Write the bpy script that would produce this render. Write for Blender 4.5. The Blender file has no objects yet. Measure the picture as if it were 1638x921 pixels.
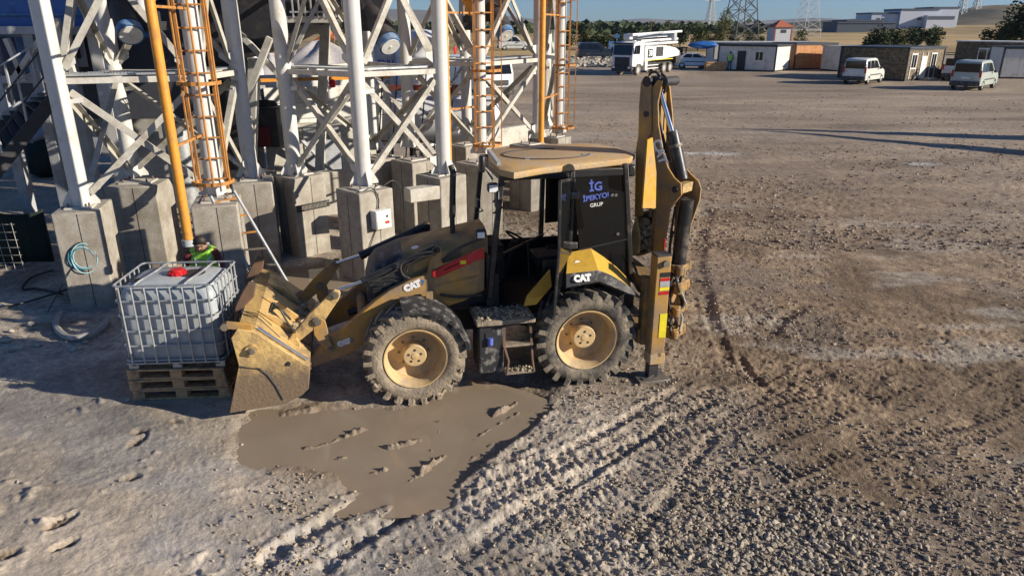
import bpy, math, random
import numpy as np
from mathutils import Vector, Matrix
rnd = random.Random(7)
SC = bpy.context.scene
COL = SC.collection
# ------------------------------------------------------------------ camera
CAM_F, CAM_PITCH, CAM_H = 1140.0, math.radians(20.16), 4.72      # focal length in photo pixels, tilt, height above ground
cd = bpy.data.cameras.new('camera'); cam = bpy.data.objects.new('camera', cd); COL.objects.link(cam)
cam.location = (0, 0, CAM_H); cam.rotation_euler = (math.pi/2 - CAM_PITCH, 0, 0)
cd.sensor_width = 36; cd.lens = 36 * CAM_F / 1638; cd.clip_start = .1; cd.clip_end = 60000
SC.camera = cam
# ------------------------------------------------------------------ light
SUN_AZ, SUN_EL = math.radians(-15), math.radians(20)             # the sun stands to the right, slightly on the camera's side
sdir = Vector((math.cos(SUN_AZ)*math.cos(SUN_EL), math.sin(SUN_AZ)*math.cos(SUN_EL), math.sin(SUN_EL)))
sl = bpy.data.lights.new('sun', 'SUN'); sun = bpy.data.objects.new('sun', sl); COL.objects.link(sun)
sl.energy = 5.0; sl.angle = math.radians(.5); sl.color = (1, .90, .76)
sun.rotation_euler = sdir.to_track_quat('Z', 'Y').to_euler(); sun.location = (20, -6, 20)
W = bpy.data.worlds.new('World'); SC.world = W; W.use_nodes = True
nt = W.node_tree; bg = nt.nodes['Background']; sky = nt.nodes.new('ShaderNodeTexSky')
sky.sky_type = 'NISHITA'; sky.sun_disc = False; sky.sun_elevation = SUN_EL
sky.sun_rotation = math.pi/2 - SUN_AZ; sky.air_density = 1.0; sky.dust_density = .25; sky.ozone_density = 4.0; sky.altitude = 900
tint = nt.nodes.new('ShaderNodeMix'); tint.data_type = 'RGBA'; tint.blend_type = 'MULTIPLY'; tint.inputs[0].default_value = 1; tint.inputs[7].default_value = (.70,.91,1.20,1)
nt.links.new(sky.outputs[0], tint.inputs[6]); nt.links.new(tint.outputs[2], bg.inputs[0]); bg.inputs[1].default_value = .057
SC.view_settings.view_transform = 'Standard'; SC.view_settings.look = 'None'
SC.view_settings.exposure = 0.55; SC.view_settings.gamma = 1
SC.render.engine = 'CYCLES'
SC.cycles.use_denoising = True; SC.cycles.max_bounces = 6; SC.cycles.transparent_max_bounces = 12
SC.cycles.volume_bounces = 0; SC.cycles.caustics_reflective = False; SC.cycles.caustics_refractive = False
# ------------------------------------------------------------------ photo pixel -> place
_sp, _cp = math.sin(CAM_PITCH), math.cos(CAM_PITCH)
def ray(px, py):
    a = (px-819)/CAM_F; b = -(py-460.5)/CAM_F
    return (a, _cp + b*_sp, -_sp + b*_cp)
def G(px, py, z=0.):                      # on the level z
    r = ray(px, py); t = (z-CAM_H)/r[2]; return Vector((r[0]*t, r[1]*t, z))
def D(px, py, y):                         # at the distance y
    r = ray(px, py); t = y/r[1]; return Vector((r[0]*t, y, CAM_H + r[2]*t))
def on_plane(px, py, o, ang):             # on the upright plane through o running along ang -> (along, z)
    r = ray(px, py); nx, ny = -math.sin(ang), math.cos(ang)
    t = (o[0]*nx + o[1]*ny)/(r[0]*nx + r[1]*ny)
    return ((r[0]*t-o[0])*math.cos(ang) + (r[1]*t-o[1])*math.sin(ang), CAM_H + r[2]*t)
M_TH = math.atan2(.53, 2.34); M_O = (-1.283, 8.39)               # the digger's heading and origin
def ML(px, py, yl):                       # on the digger's lengthwise plane yl -> (x, z) in its own frame
    o = (M_O[0] - math.sin(M_TH)*yl, M_O[1] + math.cos(M_TH)*yl)
    return on_plane(px, py, o, M_TH)
# ------------------------------------------------------------------ mesh builder
def V(*a): return Vector(a)
def frame_of(d):
    d = d.normalized(); up = V(0,0,1) if abs(d.z) < .95 else V(0,1,0)
    s = d.cross(up).normalized(); return d, s, s.cross(d).normalized()
class MB:
    def __init__(s): s.v = []; s.f = []; s.mi = []; s.cur = 0
    def add(s, vs, fs):
        n = len(s.v); s.v += [tuple(p) for p in vs]; s.f += [[i+n for i in f] for f in fs]; s.mi += [s.cur]*len(fs); return s
    def box(s, c, size, rz=0., M=None):
        hx, hy, hz = size[0]/2, size[1]/2, size[2]/2
        P = [V(x,y,z) for x in (-hx,hx) for y in (-hy,hy) for z in (-hz,hz)]
        if M is None: M = Matrix.Rotation(rz, 3, 'Z')
        P = [M @ p + Vector(c) for p in P]
        return s.add(P, [(0,1,3,2),(4,6,7,5),(0,4,5,1),(2,3,7,6),(0,2,6,4),(1,5,7,3)])
    def bar(s, a, b, w, h=None, up=None):        # square bar from a to b
        a, b = Vector(a), Vector(b); d, x, y = frame_of(b-a); h = h or w
        if up is not None: x = d.cross(Vector(up)).normalized(); y = x.cross(d)
        P = [q + x*i*w/2 + y*j*h/2 for q in (a,b) for i,j in ((-1,-1),(1,-1),(1,1),(-1,1))]
        return s.add(P, [(3,2,1,0),(4,5,6,7),(0,1,5,4),(1,2,6,5),(2,3,7,6),(3,0,4,7)])
    def cyl(s, a, b, r, r2=None, n=14, caps=True):
        a, b = Vector(a), Vector(b); d, x, y = frame_of(b-a); r2 = r if r2 is None else r2
        P = [q + (x*math.cos(t)+y*math.sin(t))*rr for q, rr in ((a,r),(b,r2)) for t in [2*math.pi*k/n for k in range(n)]]
        F = [(k, (k+1)%n, n+(k+1)%n, n+k) for k in range(n)]
        if caps: F += [list(range(n))[::-1], list(range(n,2*n))]
        return s.add(P, F)
    def tube(s, pts, r, n=8):
        pts = [Vector(p) for p in pts]; P = []; last = None
        for i, p in enumerate(pts):
            d = (pts[min(i+1,len(pts)-1)] - pts[max(i-1,0)])
            d, x, y = frame_of(d)
            if last is not None:
                x = (last - d*last.dot(d)).normalized(); y = d.cross(x)
            last = x
            P += [p + (x*math.cos(t)+y*math.sin(t))*r for t in [2*math.pi*k/n for k in range(n)]]
        F = [(i*n+k, i*n+(k+1)%n, (i+1)*n+(k+1)%n, (i+1)*n+k) for i in range(len(pts)-1) for k in range(n)]
        F += [list(range(n))[::-1], [len(P)-n+k for k in range(n)]]
        return s.add(P, F)
    def prism(s, poly, t0, t1, fn):              # poly of (a,b) swept from t0 to t1; fn(a,b,t) -> point
        n = len(poly)
        P = [fn(a,b,t0) for a,b in poly] + [fn(a,b,t1) for a,b in poly]
        F = [list(range(n)), list(range(n,2*n))[::-1]] + [(i, n+i, n+(i+1)%n, (i+1)%n) for i in range(n)]
        return s.add(P, F)
    def lathe(s, prof, c, ax, n=32, close=False):  # prof of (along, radius)
        c = Vector(c); d, x, y = frame_of(Vector(ax)); m = len(prof); P = []
        for k in range(n):
            t = 2*math.pi*k/n; e = x*math.cos(t)+y*math.sin(t)
            P += [c + d*a + e*r for a, r in prof]
        F = []
        for k in range(n):
            k2 = (k+1) % n
            for i in range(m if close else m-1):
                j = (i+1) % m
                F.append((k*m+i, k2*m+i, k2*m+j, k*m+j))
        return s.add(P, F)
    def build(s, name, mat, parent=None, smooth=30, bevel=0, fixn=True):
        me = bpy.data.meshes.new(name); me.from_pydata(s.v, [], s.f)
        for m in (mat if isinstance(mat, (list,tuple)) else [mat]): me.materials.append(m)
        if any(s.mi): me.polygons.foreach_set('material_index', s.mi)
        if fixn:
            import bmesh
            b = bmesh.new(); b.from_mesh(me); bmesh.ops.recalc_face_normals(b, faces=b.faces); b.to_mesh(me); b.free()
        if smooth:
            me.polygons.foreach_set('use_smooth', [True]*len(me.polygons)); me.set_sharp_from_angle(angle=math.radians(smooth))
        me.update()
        o = bpy.data.objects.new(name, me); COL.objects.link(o)
        if parent is not None: o.parent = parent
        if bevel:
            bv = o.modifiers.new('bevel', 'BEVEL'); bv.width = bevel; bv.segments = 2; bv.limit_method = 'ANGLE'; bv.angle_limit = math.radians(40)
            bv.harden_normals = False
        return o
def tag(o, label=None, cat=None, group=None, kind=None):
    if label: o['label'] = label
    if cat: o['category'] = cat
    if group: o['group'] = group
    if kind: o['kind'] = kind
    return o
def thing(name, label, cat, loc=(0,0,0), rz=0., group=None):
    o = bpy.data.objects.new(name, None); COL.objects.link(o); o.empty_display_size = .2
    o.location = loc; o.rotation_euler = (0,0,rz); return tag(o, label, cat, group)
def copy_tree(o, parent=None):
    kids = [c for c in COL.objects if c.parent == o]
    c = o.copy(); COL.objects.link(c)
    if parent is not None: c.parent = parent
    for k in kids: copy_tree(k, c)
    return c
def lettering(text, mat, parent, M, size, name='lettering', depth=.002, bold=0.0, align='CENTER'):
    cu = bpy.data.curves.new('t', 'FONT'); cu.body = text; cu.size = size; cu.extrude = depth; cu.offset = bold; cu.align_x = align; cu.align_y = 'CENTER'; cu.resolution_u = 3
    t = bpy.data.objects.new('t', cu); COL.objects.link(t); bpy.context.view_layer.update()
    me = bpy.data.meshes.new_from_object(t.evaluated_get(bpy.context.evaluated_depsgraph_get())); bpy.data.objects.remove(t)
    me.materials.clear(); me.materials.append(mat)
    o = bpy.data.objects.new(name, me); COL.objects.link(o); o.parent = parent; o.matrix_local = M
    return o
def MX(o, x, y):                               # matrix from an origin and the two directions of writing
    x = Vector(x).normalized(); y = Vector(y); y = (y - x*y.dot(x)).normalized(); z = x.cross(y); m = Matrix((x, y, z)).transposed().to_4x4(); m.translation = Vector(o); return m
# ------------------------------------------------------------------ materials
def mat(name, col, rough=.6, metal=0., dirt=None, dirt_amt=.5, dirt_scale=3., var=.12, bump=.0, bump_scale=40., spec=.5, mud_z=None, mud_h=.5, fine=12., coat=0.):
    m = bpy.data.materials.new(name); m.use_nodes = True; t = m.node_tree; N = t.nodes; L = t.links
    p = N['Principled BSDF']; p.inputs['Roughness'].default_value = rough; p.inputs['Metallic'].default_value = metal
    p.inputs['Specular IOR Level'].default_value = spec; p.inputs['Coat Weight'].default_value = coat
    tc = N.new('ShaderNodeTexCoord'); co = tc.outputs['Object']
    def noise(scale, det=5, ro=.6):
        n = N.new('ShaderNodeTexNoise'); n.inputs['Scale'].default_value = scale; n.inputs['Detail'].default_value = det; n.inputs['Roughness'].default_value = ro
        L.new(co, n.inputs['Vector']); return n.outputs['Fac']
    def mr(f, a, b, c=0., d=1.):
        r = N.new('ShaderNodeMapRange'); L.new(f, r.inputs[0])
        for i, q in zip((1,2,3,4), (a,b,c,d)): r.inputs[i].default_value = q
        return r.outputs[0]
    def mix(f, a, b):
        x = N.new('ShaderNodeMix'); x.data_type = 'RGBA'
        if isinstance(f, float): x.inputs[0].default_value = f
        else: L.new(f, x.inputs[0])
        for i, q in ((6,a),(7,b)):
            if isinstance(q, tuple): x.inputs[i].default_value = (*q[:3], 1)
            else: L.new(q, x.inputs[i])
        return x.outputs[2]
    c = tuple(col)
    k = mix(mr(noise(fine, 6), .3, .7), tuple(q*(1-var) for q in c), tuple(min(1, q*(1+var)) for q in c))
    fac = None
    if dirt:
        fac = mr(noise(dirt_scale, 8, .68), .62-.35*dirt_amt, .78-.25*dirt_amt)
        if mud_z is not None:
            sx = N.new('ShaderNodeSeparateXYZ'); L.new(co, sx.inputs[0])
            hz = mr(sx.outputs['Z'], mud_z, mud_z+mud_h, 1, 0)
            ad = N.new('ShaderNodeMath'); ad.operation = 'ADD'; L.new(noise(dirt_scale*2, 8, .7), ad.inputs[0]); L.new(hz, ad.inputs[1])
            f2 = mr(ad.outputs[0], .75, 1.15)
            mx = N.new('ShaderNodeMath'); mx.operation = 'MAXIMUM'; L.new(fac, mx.inputs[0]); L.new(f2, mx.inputs[1]); fac = mx.outputs[0]
        k = mix(fac, k, mix(mr(noise(30, 5), .3, .7), tuple(q*.8 for q in dirt), tuple(q*1.15 for q in dirt)))
        rr = mr(fac, 0, 1, rough, .9); L.new(rr, p.inputs['Roughness'])
        if metal:
            L.new(mr(fac, 0, 1, metal, 0), p.inputs['Metallic'])
    L.new(k, p.inputs['Base Color'])
    if bump:
        b = N.new('ShaderNodeBump'); b.inputs['Strength'].default_value = bump; b.inputs['Distance'].default_value = .02
        L.new(noise(bump_scale, 6, .65), b.inputs['Height']); L.new(b.outputs[0], p.inputs['Normal'])
    return m
def glass_mat(name, tint, alpha, rough=.05):
    m = bpy.data.materials.new(name); m.use_nodes = True; t = m.node_tree; N = t.nodes; L = t.links
    p = N['Principled BSDF']; p.inputs['Base Color'].default_value = (*tint, 1); p.inputs['Roughness'].default_value = rough; p.inputs['Alpha'].default_value = alpha
    p.inputs['Specular IOR Level'].default_value = .6
    return m
MUD = (.30, .245, .175)
MT = dict(
    cat_worn=mat('digger_yellow_worn', (.40,.22,.05), .55, dirt=(.19,.14,.085), dirt_amt=.75, dirt_scale=4, bump=.3),
    cat=mat('digger_yellow', (.47,.255,.05), .45, dirt=(.27,.195,.12), dirt_amt=.68, dirt_scale=2.2, bump=.05, mud_z=.0, mud_h=1.1),
    cat_hood=mat('digger_hood_dusty', (.40,.26,.09), .55, dirt=(.22,.165,.10), dirt_amt=.6, dirt_scale=3),
    cat_lit=mat('digger_yellow_sunlit', (.58,.32,.045), .4, dirt=(.36,.26,.13), dirt_amt=.4),  # lighter copy of the yellow: sunlight put into the dipper face colour
    cat_clean=mat('digger_yellow_clean', (.66,.40,.06), .35, dirt=(.4,.29,.15), dirt_amt=.22, dirt_scale=3),
    cat_dusty=mat('digger_yellow_dusty', (.52,.30,.08), .55, dirt=(.44,.33,.20), dirt_amt=.85, dirt_scale=2.6),
    bucket=mat('bucket_yellow_mud', (.62,.42,.16), .6, dirt=(.19,.135,.085), dirt_amt=.40, dirt_scale=3.5, bump=.6, bump_scale=22, mud_z=.25, mud_h=.95),
    rim=mat('rim_yellow', (.60,.42,.20), .55, dirt=(.40,.31,.2), dirt_amt=.5, dirt_scale=4),
    cat_shade=mat('digger_paint_shade', (.40,.22,.05), .5, dirt=(.25,.19,.11), dirt_amt=.6),  # darker copy of the yellow: shade put into the paint
    black=mat('black_paint', (.022,.022,.023), .4, dirt=(.12,.1,.08), dirt_amt=.3, dirt_scale=4),
    plastic=mat('black_plastic', (.03,.03,.032), .5, dirt=(.3,.28,.25), dirt_amt=.32, dirt_scale=9, bump=.1),
    hose=mat('hose_rubber', (.018,.018,.018), .5, dirt=(.1,.085,.06), dirt_amt=.3),
    tyre=mat('tyre_rubber', (.055,.052,.048), .85, dirt=(.26,.215,.155), dirt_amt=.62, dirt_scale=4, bump=.6, bump_scale=30),
    tyre_mud=mat('tyre_rubber_muddy', (.15,.125,.095), .9, dirt=(.34,.275,.195), dirt_amt=.85, dirt_scale=5, bump=1., bump_scale=26),
    chrome=mat('chrome', (.75,.76,.78), .12, 1.),
    red=mat('red_paint', (.50,.018,.022), .4, dirt=(.3,.1,.08), dirt_amt=.2),
    steel=mat('bare_steel', (.22,.20,.17), .55, .6, dirt=(.2,.15,.1), dirt_amt=.5, dirt_scale=6),
    glass=glass_mat('cab_glass', (.03,.035,.035), .18),
    glass_dark=glass_mat('dark_glass', (.008,.009,.010), .95, .06),
    interior=mat('cab_interior', (.014,.014,.015), .75),
    white=mat('white_print', (.8,.8,.78), .5), blue_print=mat('blue_print', (.10,.15,.50), .5),
    yellow_print=mat('yellow_print', (.78,.66,.03), .5), dark_print=mat('dark_print', (.02,.02,.02), .5),
    dirt_clod=mat('dirt_lump', (.40,.33,.22), .95, bump=.8, bump_scale=25, var=.25),
    leg=mat('white_steel', (.60,.59,.555), .42, dirt=(.50,.45,.36), dirt_amt=.2, dirt_scale=2.5, var=.05, bump=.04, bump_scale=80),
    angle=mat('steel_angle', (.47,.45,.39), .6, dirt=(.30,.26,.2), dirt_amt=.4, dirt_scale=2.5),
    leg_old=mat('white_steel_dusty', (.55,.53,.47), .6, dirt=(.40,.35,.27), dirt_amt=.35, dirt_scale=2.5),
    orange=mat('orange_steel', (.72,.30,.035), .45, dirt=(.40,.2,.07), dirt_amt=.3, dirt_scale=5),
    orange_rust=mat('orange_steel_worn', (.55,.24,.05), .6, dirt=(.25,.13,.06), dirt_amt=.5, dirt_scale=6),
    concrete=mat('concrete', (.385,.355,.30), .88, dirt=(.27,.235,.185), dirt_amt=.58, dirt_scale=2.2, var=.18, fine=7, bump=.5, bump_scale=18),
    concrete_light=mat('concrete_pale', (.52,.49,.42), .88, dirt=(.36,.32,.26), dirt_amt=.4, dirt_scale=2, bump=.2),
    hdpe=mat('tank_plastic', (.37,.405,.42), .35, dirt=(.40,.39,.36), dirt_amt=.3, dirt_scale=4, mud_z=.0, mud_h=.3),
    galv=mat('galvanised_steel', (.42,.44,.45), .45, .6, dirt=(.38,.36,.32), dirt_amt=.3, dirt_scale=7),
    wood=mat('pallet_wood', (.56,.35,.17), .85, dirt=(.22,.17,.12), dirt_amt=.45, dirt_scale=5, bump=.4, bump_scale=30, var=.25),
    cap_red=mat('red_cap', (.6,.015,.02), .4),
    blue=mat('blue_cladding', (.035,.13,.40), .4, dirt=(.05,.12,.28), dirt_amt=.3),
    blue_light=mat('light_blue_paint', (.05,.16,.36), .5, dirt=(.3,.3,.28), dirt_amt=.35),
    grey_paint=mat('grey_paint', (.42,.44,.46), .5, dirt=(.3,.28,.25), dirt_amt=.4),
    dark=mat('dark_steel', (.03,.03,.034), .6, dirt=(.08,.07,.06), dirt_amt=.3),
    rust=mat('rusty_steel', (.18,.10,.06), .8, dirt=(.1,.07,.05)),
    panel=mat('white_panel', (.80,.79,.73), .5, dirt=(.5,.46,.38), dirt_amt=.35, dirt_scale=2),
    tank=mat('white_tank', (.74,.76,.78), .4, dirt=(.55,.52,.46), dirt_amt=.25),
    van=mat('van_paint', (.66,.67,.62), .3, coat=.5, dirt=(.5,.45,.36), dirt_amt=.3), van_green=mat('van_paint_green', (.42,.47,.42), .3, coat=.5, dirt=(.4,.37,.3), dirt_amt=.3),
    car_white=mat('car_white', (.75,.76,.78), .25, coat=.6), car_black=mat('car_black', (.015,.015,.017), .2, coat=.6), car_silver=mat('car_silver', (.5,.51,.52), .3, .4),
    headlamp=mat('lamp_glass', (.8,.82,.85), .1), tail=mat('tail_lamp', (.45,.02,.015), .3),
    truck=mat('truck_white', (.78,.78,.77), .35, dirt=(.55,.5,.42), dirt_amt=.25),
    cabin=mat('cabin_panel', (.68,.66,.60), .55, dirt=(.5,.45,.37), dirt_amt=.35, dirt_scale=1.5), cabin_grey=mat('cabin_panel_grey', (.55,.54,.52), .6, dirt=(.42,.4,.36), dirt_amt=.4, dirt_scale=1.5),
    cabin_wood=mat('cabin_wood', (.58,.25,.08), .6, dirt=(.36,.16,.06), dirt_amt=.4, dirt_scale=2),
    trim=mat('dark_trim', (.035,.04,.045), .5), tarp=mat('blue_tarpaulin', (.03,.14,.42), .5),
    roof_red=mat('red_roof', (.40,.12,.06), .7), wall_grey=mat('grey_wall', (.50,.52,.56), .7), wall_dark=mat('factory_dark', (.06,.075,.10), .6), factory=mat('factory_wall', (.50,.53,.60), .5),
    rock=mat('rubble', (.42,.38,.31), .95, bump=.6, bump_scale=3, var=.3),
    gravel_pile=mat('crushed_stone', (.42,.39,.37), .95, bump=.8, bump_scale=14, var=.2),
    skin=mat('skin', (.42,.24,.16), .6), hair=mat('hair', (.022,.015,.011), .6), vest=mat('hi_vis_vest', (.38,.80,.08), .6), reflect=mat('reflective_band', (.62,.64,.62), .35),
    maroon=mat('maroon_cloth', (.12,.015,.02), .8), jeans=mat('blue_jeans', (.10,.13,.2), .85), red_cloth=mat('red_cloth', (.55,.03,.04), .8),
    rope=mat('blue_cable', (.04,.22,.30), .5), rope_pale=mat('pale_cable', (.35,.55,.58), .5), hose_grey=mat('grey_hose', (.32,.31,.29), .6, dirt=(.4,.36,.3), dirt_amt=.4),
    net=mat('dark_green_net', (.012,.024,.018), .9), sack=mat('grey_cloth', (.30,.31,.34), .9),
)
# ------------------------------------------------------------------ ground: one sheet, fine near the digger, coarse to the horizon
def _hash(ix, iy, seed):
    n = (ix.astype(np.int64)*374761393 + iy.astype(np.int64)*668265263 + seed*974634777) & 0x7fffffff
    n = ((n ^ (n >> 13))*1274126177) & 0x7fffffff
    return ((n ^ (n >> 16)) & 0xffff)/65535.0
def vnoise(x, y, seed=0):
    ix = np.floor(x); iy = np.floor(y); fx = x-ix; fy = y-iy
    ux = fx*fx*(3-2*fx); uy = fy*fy*(3-2*fy)
    a = _hash(ix,iy,seed); b = _hash(ix+1,iy,seed); c = _hash(ix,iy+1,seed); d = _hash(ix+1,iy+1,seed)
    return (a*(1-ux)+b*ux)*(1-uy) + (c*(1-ux)+d*ux)*uy
def fbm(x, y, sc, oct=4, seed=0, gain=.5):
    s = 0.; a = 1.; t = 0.
    for o in range(oct):
        th = .6*o + .3; xr = x*math.cos(th)-y*math.sin(th); yr = x*math.sin(th)+y*math.cos(th)
        s = s + a*vnoise(xr*sc, yr*sc, seed+o*17); t += a; a *= gain; sc *= 2.03
    return s/t - .5
def sm(x, a, b):
    t = np.clip((x-a)/(b-a), 0, 1); return t*t*(3-2*t)
def poly_d(x, y, pts):                       # distance to a polyline, and the length along it
    best = np.full(x.shape, 1e9); along = np.zeros(x.shape); acc = 0.
    for (ax,ay),(bx,by) in zip(pts[:-1], pts[1:]):
        dx, dy = bx-ax, by-ay; l2 = dx*dx+dy*dy; l = math.sqrt(l2)
        t = np.clip(((x-ax)*dx+(y-ay)*dy)/l2, 0, 1)
        d = np.hypot(x-ax-t*dx, y-ay-t*dy); m = d < best
        best[m] = d[m]; along[m] = (acc + t*l)[m]; acc += l
    return best, along, acc
def inside(x, y, pts):
    c = np.zeros(x.shape, bool); n = len(pts)
    for i in range(n):
        x1,y1 = pts[i]; x2,y2 = pts[(i+1)%n]
        if y1 == y2: continue
        m = ((y1 > y) != (y2 > y)) & (x < (x2-x1)*(y-y1)/(y2-y1)+x1); c ^= m
    return c
def gp(pts): return [tuple(G(*p)[:2]) for p in pts]
PUDDLE = gp([(398,690),(425,662),(480,648),(560,652),(640,652),(720,640),(752,608),(890,606),(868,640),(800,700),(745,752),(700,790),(650,798),(585,790),(545,765),(470,750),(405,720)])
POOL2 = gp([(380,470),(420,430),(520,425),(585,432),(560,470),(470,480)])
# (polyline in the photo, height, half width, lumpiness)
RIDGES = [([(785,664),(835,634)],.10,.055), ([(608,716),(650,706),(705,690)],.085,.075), ([(662,757),(690,740),(718,722)],.10,.045), ([(590,753),(618,747)],.06,.05),
    ([(465,717),(520,705),(600,676)],.07,.07), ([(500,679),(560,664)],.055,.06), ([(520,733),(570,724)],.05,.05), ([(725,650),(785,640)],.035,.10),
    ([(440,660),(500,652),(510,645)],.06,.09), ([(545,793),(575,782)],.06,.05), ([(570,768),(620,750)],.04,.04), ([(740,690),(770,680)],.03,.04),
    ([(385,900),(460,858),(545,805),(600,775),(660,757)],.045,.06), ([(420,915),(500,870),(600,815),(640,790)],.04,.07),
    ([(700,800),(745,765),(830,705),(890,655)],.06,.10), ([(760,770),(860,715),(950,660)],.05,.09),
    ([(330,790),(420,775),(500,775)],.035,.06), ([(420,750),(470,752),(520,756)],.03,.05), ([(820,745),(900,700),(1000,655)],.045,.08), ([(680,830),(780,760)],.05,.10),
    ([(1120,540),(1180,525),(1230,500)],.05,.08),([(1000,640),(1080,625),(1200,600)],.05,.12),([(1180,470),(1260,480),(1350,500)],.06,.10),([(1470,430),(1560,420),(1638,425)],.08,.2),([(1380,395),(1450,405),(1530,420)],.06,.2),
    ([(640,690),(690,672),(730,668)],.035,.035), ([(560,705),(610,694)],.03,.03), ([(660,728),(690,716)],.035,.03), ([(480,668),(530,655)],.03,.035), ([(700,668),(760,655)],.03,.03), ([(430,700),(470,692)],.03,.04), ([(600,735),(640,722)],.03,.035), ([(755,700),(800,672),(840,650)],.045,.035), ([(640,775),(700,742)],.04,.04), ([(1100,300),(1180,330)],.08,.25),([(1130,330),(1190,350)],.07,.2)]
RUTS = [([(395,925),(470,865),(560,812),(660,770)],.075,.10), ([(490,930),(575,862),(650,808),(745,752),(830,690),(880,640)],.07,.09), ([(560,880),(660,815),(720,800)],.05,.08),
    ([(870,745),(950,700),(1060,640),(1110,610)],.045,.07), ([(700,915),(820,830),(930,760),(1010,710),(1150,640)],.045,.09), ([(880,800),(960,750),(1080,670)],.04,.05),
    ([(1165,590),(1160,560),(1140,520),(1130,470)],.04,.10), ([(1240,640),(1200,600),(1178,560)],.05,.06), ([(1290,490),(1250,510),(1230,540)],.05,.12),
    ([(1130,330),(1110,420),(1130,520)],.05,.2),([(1000,880),(1060,810),(1110,740),(1150,690)],.035,.07)]
PRINTS = [(95,838,.16,.07,1.0),(103,872,.12,.05,.9),(224,690,.09,.07,.6),(219,705,.13,.07,1.2),(209,762,.09,.075,.4),(281,674,.07,.06,0),(10,890,.12,.07,.5)]
def ground_h(x, y):
    r = np.hypot(x, y); far = 1 - sm(r, 30, 60)
    smooth = (1-sm(x + .35*(y-6.5), -2.2, .2))*(1-sm(y, 8.2, 9.4))            # trowelled slurry at the lower left
    smooth = np.maximum(smooth*.93, 0)
    rough = 1-smooth
    h = .10*fbm(x, y, .35, 3, 1)*far + .05*fbm(x, y, 1.1, 3, 5)*far
    clod = fbm(x, y, 5.0, 4, 11, .6)
    amt = .35 + .9*sm(fbm(x, y, .5, 3, 21), -.12, .2)
    fade = (1 - sm(r, 18, 45))
    h += rough*fade*amt*(.046*clod + .032*np.maximum(fbm(x, y, 11., 3, 31, .6), -.05))
    h += rough*fade*(.034*np.abs(fbm(x, y, 19., 2, 41)) + .022*fbm(x, y, 31., 2, 43))*amt
    flow = np.abs(fbm(x*.55+y*.5, y*1.3-x*.35, 1.7, 4, 51, .5)); pit = np.maximum(fbm(x, y, 7, 3, 61, .55)-.13, 0)*sm(fbm(x, y, .9, 3, 63), -.02, .2)
    h += smooth*(.030*fbm(x, y, .9, 3, 53) - .05*np.maximum(.07-flow, 0)*6*.12 + .22*pit + .010*fbm(x, y, 4, 2, 55) + .012*np.minimum(fbm(x, y, 15, 3, 57, .6)+.08, 0)*2 + .010*fbm(x, y, 24, 2, 59))
    # little tracks all running the way the machines drive
    u = x*.74 + y*.67; v = -x*.67 + y*.74
    st = fbm(u*.18, v*2.1, 1., 4, 71, .6)
    h += .045*st*sm(fbm(x, y, .3, 2, 81), -.2, .15)*fade*(1-sm(x, 2.5, 5))*(1-.7*smooth)
    wob = .06*fbm(x, y, 2.5, 2, 95)
    for P, dep in ((PUDDLE, .075), (POOL2, .10)):
        ins = inside(x, y, P); d, _, _ = poly_d(x, y, P+P[:1])
        sd = np.where(ins, d, -d) + .12 + .75*fbm(x, y, 1.2, 5, 307, .55)
        k = sm(sd, -.25, .32); nearp = d < 1.6
        h = np.where(nearp, np.maximum(h, -.022 + .02*fbm(x, y, 4, 3, 309))*(1-k) + (h*.5 - dep)*k, h)
    lump = .2 + 1.5*(fbm(x, y, 5, 3, 91)+.5)
    wob = .06*fbm(x, y, 2.5, 2, 95)
    for i_r, (pts, hh, w) in enumerate(RIDGES):
        hh = hh*1.6 if i_r < 11 else (hh*2.3 if pts[0][0] < 900 and 640 < pts[0][1] < 785 and w < .045 else hh*.42)
        p = gp(pts); d, al, L = poly_d(x+wob, y-wob, p)
        near = d < 4*w
        if not near.any(): continue
        taper = sm(al, -.02, .15)*(1-sm(al, L-.15, L+.02)) if L > .3 else 1.
        h += np.where(near, hh*.50*np.exp(-(d/(.8*w))**2)*lump*(1+1.7*fbm(x, y, 15, 4, 97, .65))*(.35+.65*taper), 0)
    for pts, dd, w in RUTS:
        p = gp(pts); d, al, L = poly_d(x+wob*.4, y-wob*.4, p)
        near = d < 5*w
        if not near.any(): continue
        end = sm(al, 0, .3)*(1-sm(al, L-.3, L))
        tread = 1 + .35*np.sign(np.sin(al*34))*(d < w)
        h += np.where(near, end*(-dd*np.exp(-(d/w)**4)*tread*.65 + dd*.19*np.exp(-((d-1.6*w)/(.5*w))**2)*lump*(1+1.6*fbm(x, y, 12, 3, 99, .6))), 0)
    # tread marks of many passing wheels
    RT = np.random.RandomState(17)
    for k in range(26):
        x0 = RT.uniform(380, 1000); s0 = RT.uniform(560, 900); p = gp([(x0, 925), (x0+s0*.30, 815+RT.uniform(-20,20)), (x0+s0*.62, 715+RT.uniform(-20,20)), (x0+s0, 612+RT.uniform(-25,25))])
        d, al, L = poly_d(x+wob*.5, y-wob*.5, p); w = RT.uniform(.10,.20); on = d < 1.5*w
        if not on.any(): continue
        lug = np.sin(al*RT.uniform(38,60) + d/w*2.2); fr = sm(fbm(x, y, .9, 3, 400+k), -.12, .12)
        h += np.where(on, fr*.42*(1-.8*smooth)*((-.018 + .012*np.sign(lug))*np.exp(-(d/w)**6) + .016*np.exp(-((d-1.15*w)/(.22*w))**2)*lump), 0)
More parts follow.
